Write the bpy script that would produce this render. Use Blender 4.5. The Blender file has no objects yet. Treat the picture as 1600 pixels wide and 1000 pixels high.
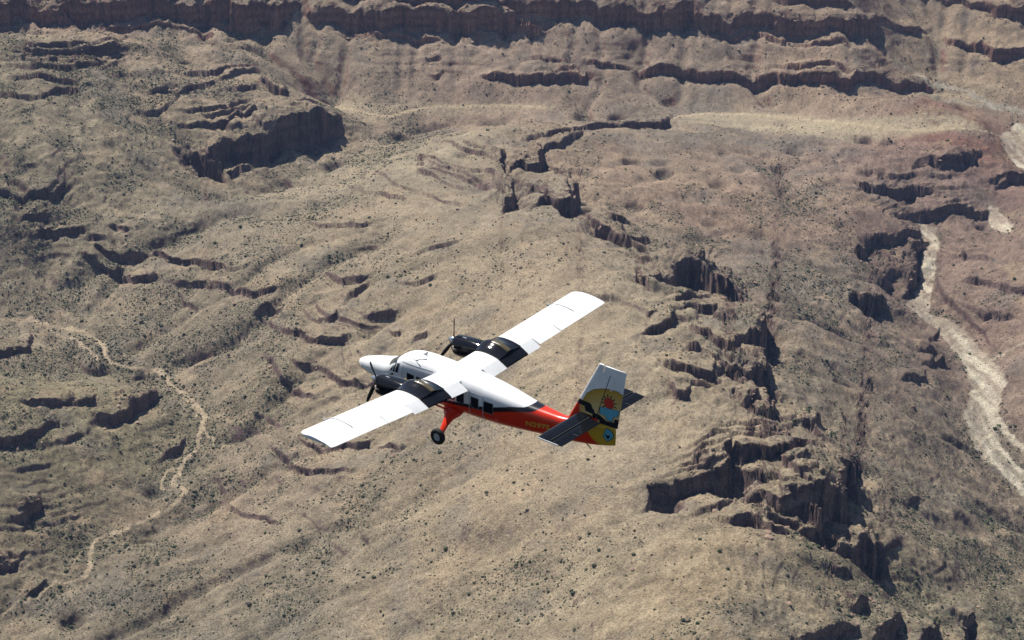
import bpy, bmesh, math, random
import numpy as np
from mathutils import Vector, Matrix, Euler

# ------------------------------------------------------------------ camera, sky, sun, exposure
S = bpy.context.scene
C = bpy.data.collections.new('canyon_flight'); S.collection.children.link(C)
HC = 900.0                       # camera height over the valley road
HAZE = .000022                    # density of the air per metre
PITCH = 24.5                     # degrees below the horizon
FPX = 3000.0                     # focal length in pixels of the 1600 px photograph
cam_d = bpy.data.cameras.new('camera'); cam = bpy.data.objects.new('camera', cam_d)
S.collection.objects.link(cam); S.camera = cam
cam_d.sensor_fit = 'HORIZONTAL'; cam_d.sensor_width = 36; cam_d.lens = 36 * FPX / 1600
cam_d.clip_start = 1; cam_d.clip_end = 40000
cam.location = (0, 0, HC); cam.rotation_euler = (math.radians(90 - PITCH), 0, 0)

SUN_AZ, SUN_EL = -35.0, 52.0     # degrees from the view direction (negative = left), elevation
w = bpy.data.worlds.new('World'); S.world = w; w.use_nodes = True
nt = w.node_tree; nt.nodes.clear()
wo = nt.nodes.new('ShaderNodeOutputWorld'); bg = nt.nodes.new('ShaderNodeBackground')
sk = nt.nodes.new('ShaderNodeTexSky'); sk.sky_type = 'NISHITA'; sk.sun_disc = False
sk.sun_elevation = math.radians(SUN_EL); sk.sun_rotation = math.radians(SUN_AZ); sk.altitude = 1200
bg.inputs['Strength'].default_value = 0.062
nt.links.new(sk.outputs[0], bg.inputs[0]); nt.links.new(bg.outputs[0], wo.inputs[0])
sd = bpy.data.lights.new('sun', 'SUN'); sun = bpy.data.objects.new('sun', sd); S.collection.objects.link(sun)
sd.energy = 5.0; sd.angle = math.radians(0.53); sd.color = (1.0, 0.965, 0.905)
az, el = math.radians(SUN_AZ), math.radians(SUN_EL)
sdir = Vector((math.sin(az) * math.cos(el), math.cos(az) * math.cos(el), math.sin(el)))
sun.rotation_euler = sdir.to_track_quat('Z', 'Y').to_euler(); sun.location = (0, 0, 1200)
S.view_settings.view_transform = 'Standard'; S.view_settings.look = 'None'
S.view_settings.exposure = 0.45; S.view_settings.gamma = 1.0
S.view_settings.use_curve_mapping = False
S.render.engine = 'CYCLES'

# ------------------------------------------------------------------ helpers
TH = math.radians(PITCH)
FW = np.array([0, math.cos(TH), -math.sin(TH)]); UP = np.array([0, math.sin(TH), math.cos(TH)])
def ray(u, v):
    return FW[None, :] + ((np.atleast_1d(u) - 800) / FPX)[:, None] * np.array([[1., 0, 0]]) - ((np.atleast_1d(v) - 500) / FPX)[:, None] * UP[None, :]
def at_height(u, v, z):          # where the sight line through (u, v) meets height z
    d = ray(u, v); t = (np.atleast_1d(z) - HC) / d[:, 2]
    return d[:, 0] * t, d[:, 1] * t
def project(x, y, z):
    zz = z - HC; d = y * FW[1] + zz * FW[2]
    return 800 + FPX * x / d, 500 - FPX * (y * UP[1] + zz * UP[2]) / d

rng = np.random.default_rng(7)
TAB = [rng.random((512, 512)).astype(np.float32) * 2 - 1 for _ in range(4)]
def vn(x, y, s, k=0):            # value noise, wavelength s, range -1..1
    x = np.asarray(x, np.float32) / s + 100.37 * (k + 1); y = np.asarray(y, np.float32) / s + 57.13 * (k + 1)
    fx = np.floor(x); fy = np.floor(y); tx = x - fx; ty = y - fy
    i = fx.astype(np.int32) & 511; j = fy.astype(np.int32) & 511; i1 = (i + 1) & 511; j1 = (j + 1) & 511
    tx = tx * tx * (3 - 2 * tx); ty = ty * ty * (3 - 2 * ty)
    T = TAB[k & 3]
    a = T[i, j]; b = T[i1, j]; c = T[i, j1]; d = T[i1, j1]
    a = a + (b - a) * tx; c = c + (d - c) * tx
    return a + (c - a) * ty
def fbm(x, y, s, n=3, k=0, g=.5):
    r = 0; a = 1; t = 0
    for o in range(n):
        r = r + a * vn(x, y, s / 2.07 ** o, k + o); t += a; a *= g
    return r / t
def ss(a, b, x):
    t = np.clip((x - a) / (b - a), 0, 1); return t * t * (3 - 2 * t)

# ------------------------------------------------------------------ terrain: heights read off the photograph (u, v, height)
CP = """
500 165 0|600 172 0|700 168 0|800 168 0|900 170 0|1000 180 0|1060 181 0|1150 178 1|1300 190 0|1450 204 -3|1560 206 -8|1180 192 0|1400 212 -4
1105 192 13|1230 207 12|1490 222 18|1600 215 -28|1585 235 -34|1380 160 0|1250 160 R2740|1100 150 R2755|960 150 R2755|820 150 R2752|650 150 R2752|1450 165 -6|1520 180 -8|1600 185 -15
1450 127 8|1500 142 3|1560 155 -4|1600 168 -8|1700 190 -12|1390 80 R2880|1375 60 R2898
500 120 R2788|600 110 R2800|700 110 R2800|800 123 R2786|900 123 R2786|1050 118 R2790|1150 120 R2787|1250 122 R2782|1350 128 R2770|1440 137 R2740
450 80 R2838|550 80 R2841|650 80 R2841|750 85 R2836|850 80 R2841|950 80 R2843|1050 80 R2843|1150 85 R2834|1250 90 R2826|1340 90 R2815|550 140 R2765|650 135 R2772|750 140 R2765
0 26 R2894|100 28 R2894|200 28 R2894|300 34 R2888|380 40 R2882|450 25 R2892|560 30 R2886|660 36 R2882|760 44 R2874|830 50 R2889|830 20 R2906|890 18 R2904|980 30 R2892|1060 36 R2886|1160 40 R2880|1260 45 R2872|1350 52 R2856|0 -20 R2919|200 -20 R2919|400 -10 R2914|600 5 R2906|700 12 R2902
-200 26 R2902|-200 -40 R2952|0 -45 R2952|200 -45 R2952|400 -40 R2952|600 -30 R2947|800 -30 R2947|1000 -30 R2947|1200 -30 R2937|1350 -20 R2947|1420 0 R3007|1500 -30 R3032|1600 -30 R3012|1800 -30 R3002|-400 0 R2912|2000 60 R2822
1430 50 R2930|1500 30 R2960|1600 30 R2935|1560 85 R2872|1600 90 R2862|1500 110 R2855|1600 130 R2808|1750 60 R2890|1750 130 R2800|1560 60 R2905
480 145 42|520 172 34|540 205 16|560 200 4|500 255 8|440 265 12|400 275 16|350 290 24|300 300 34|420 130 66|430 165 62|400 195 52|350 220 46|300 215 55|350 100 88|300 60 104|380 85 84|230 80 104|200 60 122|100 55 138|0 48 144
150 120 118|50 120 130|0 150 122|100 180 104|200 160 92|250 130 92|200 230 70|100 250 84|0 250 96|60 320 62|150 300 52|0 350 54|100 380 30|200 370 32|0 420 12|100 450 0|-200 200 120|-200 400 30|-200 50 150|250 300 44
0 490 -12|80 498 -14|160 540 -18|240 568 -22|300 620 -28|318 665 -33|280 720 -38|275 755 -41|200 812 -46|140 860 -48|70 912 -51|0 945 -52|-200 1010 -70|-200 480 -8
400 310 36|500 290 38|600 300 58|640 250 62|700 220 60|760 205 58|800 190 30|870 185 18|960 196 22|1040 196 14|720 300 74|800 380 88|700 380 72|600 400 60|500 400 42|400 380 36|300 390 30|250 420 18|200 440 6|300 470 6|400 470 24|450 520 24|350 540 -6|280 520 -10|500 470 40|600 500 54|700 480 70|800 480 88|900 480 104|950 430 106|380 620 -6|450 600 14|500 580 28|560 560 40|620 620 46|700 600 66|800 600 86|900 600 104|1000 600 116|1000 520 114|420 700 -2|480 720 12|560 700 36|640 720 50|750 720 72|850 720 90|950 720 108|350 780 -18|420 790 0|500 810 18|600 820 38|700 820 58|800 830 78|900 830 98|240 860 -40|350 900 -24|500 900 8|650 920 38|800 930 70|900 930 92|1000 900 116|150 930 -48|300 980 -38|500 1000 -2|700 1000 42|850 1000 78|950 1000 108|100 1000 -54
860 300 70|800 250 60|850 240 48|905 330 78|880 250 40|930 300 42|950 340 60|1000 380 68|1040 390 60|1070 440 92|1030 440 104|1110 470 64|1160 480 86|1140 430 48|1200 480 58|1190 550 92|1110 540 116|1240 560 54|1210 620 96|1150 620 120|1260 640 66|1300 620 42|1290 680 68|1310 720 84|1240 700 118|1150 680 126|1060 680 118|1080 780 104|1150 790 106|1240 750 112|1330 740 92|1370 760 52|1220 850 112|1280 860 96|1350 850 76|1400 880 46|1420 930 38|1300 930 90|1200 940 122|1100 900 134|1050 840 122|1100 1000 128|1250 1000 112|1360 1000 78|1430 1000 54|1500 1000 36|1000 1000 122
920 250 26|1000 250 24|1080 250 22|1150 250 20|1000 320 34|1100 350 28|1200 300 20|1300 250 8|1380 240 6|1350 290 6|1430 290 -12|1250 400 14|1350 380 0|1300 460 4|1200 420 28|1400 340 -10|1500 300 -12|1560 300 -26|1450 240 6|1540 240 -4
1440 343 -37|1455 370 -45|1450 430 -50|1425 470 -54|1480 500 -57|1530 560 -62|1540 620 -66|1540 670 -68|1600 740 -73|1700 830 -80|1550 330 -36|1570 345 -34|1410 400 -14|1400 450 -16|1370 500 -12|1440 520 -32|1350 560 6|1450 580 -30|1400 640 2|1500 650 -52|1480 700 -26|1560 740 -60|1500 780 -20|1600 800 -62|1400 720 16|1450 830 12|1550 860 -22|1600 920 -30|1500 920 16|1600 1000 -14
1480 370 -32|1520 400 -20|1600 400 -8|1500 450 -28|1600 480 -18|1560 510 -42|1600 560 -38|1600 640 -52|1600 330 -20|1750 400 0|1750 600 -30|1750 900 -70|1650 300 -12
0 540 12|60 570 -2|50 620 22|0 640 24|120 630 10|200 610 2|230 640 -10|180 690 -18|120 720 -12|60 690 2|0 720 6|50 780 -15|0 790 -12|100 790 -24|60 850 -36|0 850 -30|80 890 -47|0 900 -42|-200 650 30|-200 850 -20
-200 1150 -60|200 1150 -60|500 1150 -20|800 1150 60|1000 1150 100|1200 1150 110|1400 1150 60|1700 1150 -30
"""
def cp_row(s):                   # 'R' marks a distance instead of a height
    u, v, z = s.split(); u, v = float(u), float(v)
    return [u, v, HC - float(z[1:]) * math.tan(TH + math.atan((v - 500) / FPX)) if z[0] == 'R' else float(z)]
cp = np.array([cp_row(s) for s in CP.replace('\n', '|').split('|') if s.strip()])
cx, cy = at_height(cp[:, 0], cp[:, 1], cp[:, 2])
far = np.array([[-1500, 3300, 300], [-700, 3300, 290], [0, 3300, 280], [700, 3300, 260], [1500, 3300, 260], [-1500, 4200, 330], [0, 4200, 330], [1500, 4200, 330],
                [-1500, 2000, 40], [1500, 2000, 20], [-1500, 900, -60], [1500, 900, -40], [0, 850, 40], [-1500, 2700, 200], [1500, 2700, 60]], float)
px_, py_, pz_ = np.r_[cx, far[:, 0]], np.r_[cy, far[:, 1]], np.r_[cp[:, 2], far[:, 2]]
CELL = 4.0; X0, X1, Y0, Y1 = -1600., 1600., 800., 4200.
gx = np.arange(X0, X1 + 1, CELL); gy = np.arange(Y0, Y1 + 1, CELL)
def gauss(A, s):
    r = int(s * 3) + 1; k = np.exp(-.5 * (np.arange(-r, r + 1) / s) ** 2); k /= k.sum()
    for ax in (0, 1):
        P = np.pad(A, [(r, r) if a == ax else (0, 0) for a in (0, 1)], mode='edge'); B = 0
        for i, q in enumerate(k):
            B = B + q * (P[i:i + A.shape[0], :] if ax == 0 else P[:, i:i + A.shape[1]])
        A = B
    return A
n = len(px_); D = np.hypot(px_[:, None] - px_[None], py_[:, None] - py_[None])
A = np.zeros((n + 1, n + 1)); A[:n, :n] = -np.sqrt(D * D + 30. ** 2) + np.eye(n) * 2.0; A[:n, n] = 1; A[n, :n] = 1
sol = np.linalg.solve(A, np.r_[pz_, 0])
gxc, gyc = gx[::4], gy[::4]; XC, YC = np.meshgrid(gxc, gyc, indexing='ij'); Bc = np.full(XC.shape, sol[n])
for i in range(n): Bc -= sol[i] * np.sqrt((XC - px_[i]) ** 2 + (YC - py_[i]) ** 2 + 900.)
XX, YY = np.meshgrid(gx, gy, indexing='ij')
def bil(A, fx, fy):
    i = np.clip(np.floor(fx).astype(np.int32), 0, A.shape[0] - 2); j = np.clip(np.floor(fy).astype(np.int32), 0, A.shape[1] - 2)
    tx = np.clip(fx - i, 0, 1); ty = np.clip(fy - j, 0, 1)
    a = A[i, j]; a = a + (A[i + 1, j] - a) * tx; c = A[i, j + 1]; c = c + (A[i + 1, j + 1] - c) * tx
    return a + (c - a) * ty
BASE = gauss(bil(Bc, (XX - X0) / (4 * CELL), (YY - Y0) / (4 * CELL)), 4.0)
def samp(A, x, y): return bil(A, (np.asarray(x) - X0) / CELL, (np.asarray(y) - Y0) / CELL)
def on_base(u, v):               # sight line meets the base surface (marched)
    u = np.atleast_1d(np.asarray(u, float)); v = np.atleast_1d(np.asarray(v, float)); d = ray(u, v)
    lo = (230. - HC) / d[:, 2] * 0 + 1000.; t = lo.copy(); hit = np.zeros(len(u), bool); tb = np.full(len(u), 5200.)
    for t_ in np.arange(1150, 4300, 6.0):
        x, y, z = d[:, 0] * t_, d[:, 1] * t_, HC + d[:, 2] * t_
        below = z < samp(BASE, x, y)
        new = below & ~hit; tb[new] = t_ - 3; hit |= below
    return d[:, 0] * tb, d[:, 1] * tb, HC + d[:, 2] * tb

# washes, road, sand: polylines (u, v, width px)
WASH = {
 'river': ["1440 338 14|1450 352 26|1458 372 26|1452 400 18|1450 430 20|1440 455 28|1432 475 36|1470 498 40|1505 530 42|1528 560 46|1545 590 50|1540 620 46|1530 650 48|1545 690 44|1590 735 42|1660 800 44",
           "1552 322 20|1562 338 26|1575 352 18", "1596 190 20|1588 210 44|1590 232 50|1610 255 46|1650 275 40", "1600 530 6|1560 545 8|1530 562 8", "1600 690 10|1560 650 14|1540 625 14"],
 'upper_wash': ["1395 84 3|1430 112 6|1455 127 8|1490 136 10|1530 147 12|1545 156 14|1575 163 10|1605 168 12|1680 178 12", "1455 148 5|1500 154 6|1540 160 6"],
 'creek': ["-40 492 8|0 490 8|50 490 7|100 503 5|140 515 5|160 532 7|168 552 7|190 566 6|240 568 6|262 578 6|272 598 6|300 620 7|318 648 8|314 675 8|300 700 8|283 722 8|270 745 9|290 757 9|270 775 7|235 800 7|180 822 8|145 845 7|140 870 9|128 892 7|70 915 5|0 945 6|-60 965 6",
           "50 500 4|110 520 5|140 540 7|155 562 4", "262 590 4|290 610 5|305 640 5", "318 652 4|334 676 4|330 700 3|306 712 3", "280 722 4|262 728 4|254 744 4|272 757 4", "318 648 3|350 640 3|380 655 2", "145 845 3|120 850 3|100 880 2"],
 'road': ["490 164 4|540 168 5|580 178 5|610 181 6|640 172 6|680 167 6|740 166 6|800 165 5|852 167 6", "1055 182 5|1100 178 7|1160 178 8|1230 183 8|1300 190 8|1380 198 7|1450 203 4|1530 204 3|1600 200 3"],
}
def seg_dist(x, y, P):           # distance to polyline, arclength fraction index, side (>0 = right of travel)
    best = np.full(x.shape, 1e9); tt = np.zeros(x.shape); sd_ = np.ones(x.shape)
    for i in range(len(P) - 1):
        ax, ay = P[i][0], P[i][1]; bx, by = P[i + 1][0] - ax, P[i + 1][1] - ay; L2 = bx * bx + by * by + 1e-9
        t = np.clip(((x - ax) * bx + (y - ay) * by) / L2, 0, 1)
        dx = x - ax - t * bx; dy = y - ay - t * by; d = dx * dx + dy * dy
        m = d < best - 1e-6; best = np.where(m, d, best); tt = np.where(m, i + t, tt)
        cr = (dx * by - dy * bx)
        # at an outer corner use the side against both segments' mean direction
        sd_ = np.where(m, np.sign(cr + 1e-12), sd_)
    return np.sqrt(best), tt, sd_
def parse(s): return np.array([[float(q) for q in p.split()] for p in s.split('|')])
def place(P):
    x, y, z = on_base(P[:, 0], P[:, 1]); return np.c_[x, y]
def raster_lines(lst, soft):
    M = np.zeros(XX.shape)
    for s in lst:
        P = parse(s); Q = place(P); sl = np.hypot(np.hypot(Q[:, 0], Q[:, 1]), HC); W = P[:, 2] * sl / FPX * .5
        d, t, _ = seg_dist(XX, YY, Q); wd = np.interp(t, np.arange(len(W)), W)
        M = np.maximum(M, 1 - ss(0, 1, (d - wd) / (soft + 0 * wd)))
    return M
LINES = {k: [(place(parse(s)), parse(s)) for s in v] for k, v in WASH.items()}
# valley carving on the raster
for k, dep, sf in (('river', 7, 45), ('creek', 6, 40), ('upper_wash', 4, 30)):
    BASE = BASE - dep * raster_lines(WASH[k], sf) ** 1.5
RP = np.array([[float(q) for q in t_.split()] for t_ in "100 600 1|100 850 1|300 800 .8|300 600 .7|150 300 .9|350 200 .9|100 100 1|500 600 .6|600 450 .3|700 300 0|850 500 0|900 700 .05|700 800 .3|500 900 .6|900 950 .6|1150 950 1|1350 950 1|1150 600 1|1050 450 .8|1300 500 .9|1400 700 1|1500 900 1|1150 300 .7|1350 280 .9|1450 250 .9|1550 450 .8|1000 250 .4|800 120 .3|1200 120 .3|500 100 .3|1500 80 .4".split('|')])
rx_, ry_, _ = on_base(RP[:, 0], RP[:, 1]); _n = 0; _d = 0
for i in range(len(RP)):
    ww = 1 / ((XX - rx_[i]) ** 2 + (YY - ry_[i]) ** 2 + 2000) ** 1.5; _n = _n + ww * RP[i, 2]; _d = _d + ww
ROUGH = _n / _d
ROUGH0 = np.clip(ROUGH, 0, 1)
# broad natural relief, then rain-carved gullies
GUL = ["185 50|200 110|230 160|270 200|300 240", "105 95|118 150|115 200|110 250|105 300|60 400", "-20 200|20 260|10 330", "260 572|330 540|400 500|440 470|480 430|540 400|600 370", "640 470|560 510|500 560|420 640|330 690",
       "950 300|1010 340|1100 410|1200 470|1330 510|1430 500", "1200 240|1260 320|1330 360|1400 440", "1260 690|1340 770|1440 800|1540 800|1620 790", "900 870|800 860|690 868|600 855|480 840|380 790|300 770", "760 690|680 760|580 780|460 770|340 760", "700 570|620 640|560 760", "1180 500|1260 560|1360 600|1440 660|1520 700", "1300 850|1400 900|1500 880|1620 850", "470 70|500 110|520 150", "330 60|360 90|430 110|500 150", "980 60|1000 90|1030 150", "1160 65|1190 150", "840 30|870 90|920 140", "560 300|450 330|330 330|250 370|120 440"]
GM = np.zeros(XX.shape)
for s_ in GUL:
    Q = place(parse(s_)); d, t, _ = seg_dist(XX + 14 * vn(XX, YY, 60, 0), YY + 22 * vn(XX, YY, 50, 1), Q); GM = np.maximum(GM, (1 - ss(0, 34, d)) * ss(0, .6, t + .25))
calm = np.maximum.reduce([raster_lines(WASH['river'], 30), raster_lines(WASH['creek'], 30), raster_lines(WASH['upper_wash'], 30), raster_lines(WASH['road'], 60)])
act = 1 - calm; BASE = BASE - 7.5 * GM * act
BASE = BASE + act * (5.5 * fbm(XX, YY, 170, 3, 1) - 7.0 * np.abs(fbm(XX + 20 * vn(XX, YY, 90, 2), YY, 120, 3, 2)) + 2.0 * fbm(XX, YY, 45, 2, 3) - 3.4 * (.3 + ROUGH0) * np.abs(fbm(XX + 9 * vn(XX, YY, 40, 1), YY, 52, 2, 0)))
FLOW = np.zeros(BASE.shape)
for rnd in range(4):
    N_ = 70000; qx = rng.random(N_) * (gx.size - 3) + 1; qy = rng.random(N_) * (gy.size - 3) + 1; vx = np.zeros(N_); vy = np.zeros(N_)
    Bs = gauss(BASE, 1.0); GX, GY = np.gradient(Bs); cnt = np.zeros(BASE.size)
    for st in range(170):
        i = np.clip(qx.astype(int), 0, gx.size - 1); j = np.clip(qy.astype(int), 0, gy.size - 1)
        vx = vx * .8 - GX[i, j] * .6; vy = vy * .8 - GY[i, j] * .6; L = np.hypot(vx, vy) + 1e-6
        cnt += np.bincount(i * gy.size + j, weights=np.clip((L - .04) / .12, 0, 1), minlength=BASE.size)      # water that stands still does not cut
        qx = np.clip(qx + vx / L * .9, 1, gx.size - 2); qy = np.clip(qy + vy / L * .9, 1, gy.size - 2)
    f = np.log1p(gauss(cnt.reshape(BASE.shape), .8)); f = np.clip((f - 2.2) / 4.0, 0, 1)
    f = f * ss(.01, .07, np.hypot(GX, GY) / CELL * 1.0)
    FLOW = f if rnd == 0 else np.maximum(FLOW * .6, f)
    BASE = BASE - act * (2.7 * gauss(f, .7) + 1.3 * gauss(f, 3.0))
FLOWS = gauss(FLOW, 1.0)

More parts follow.
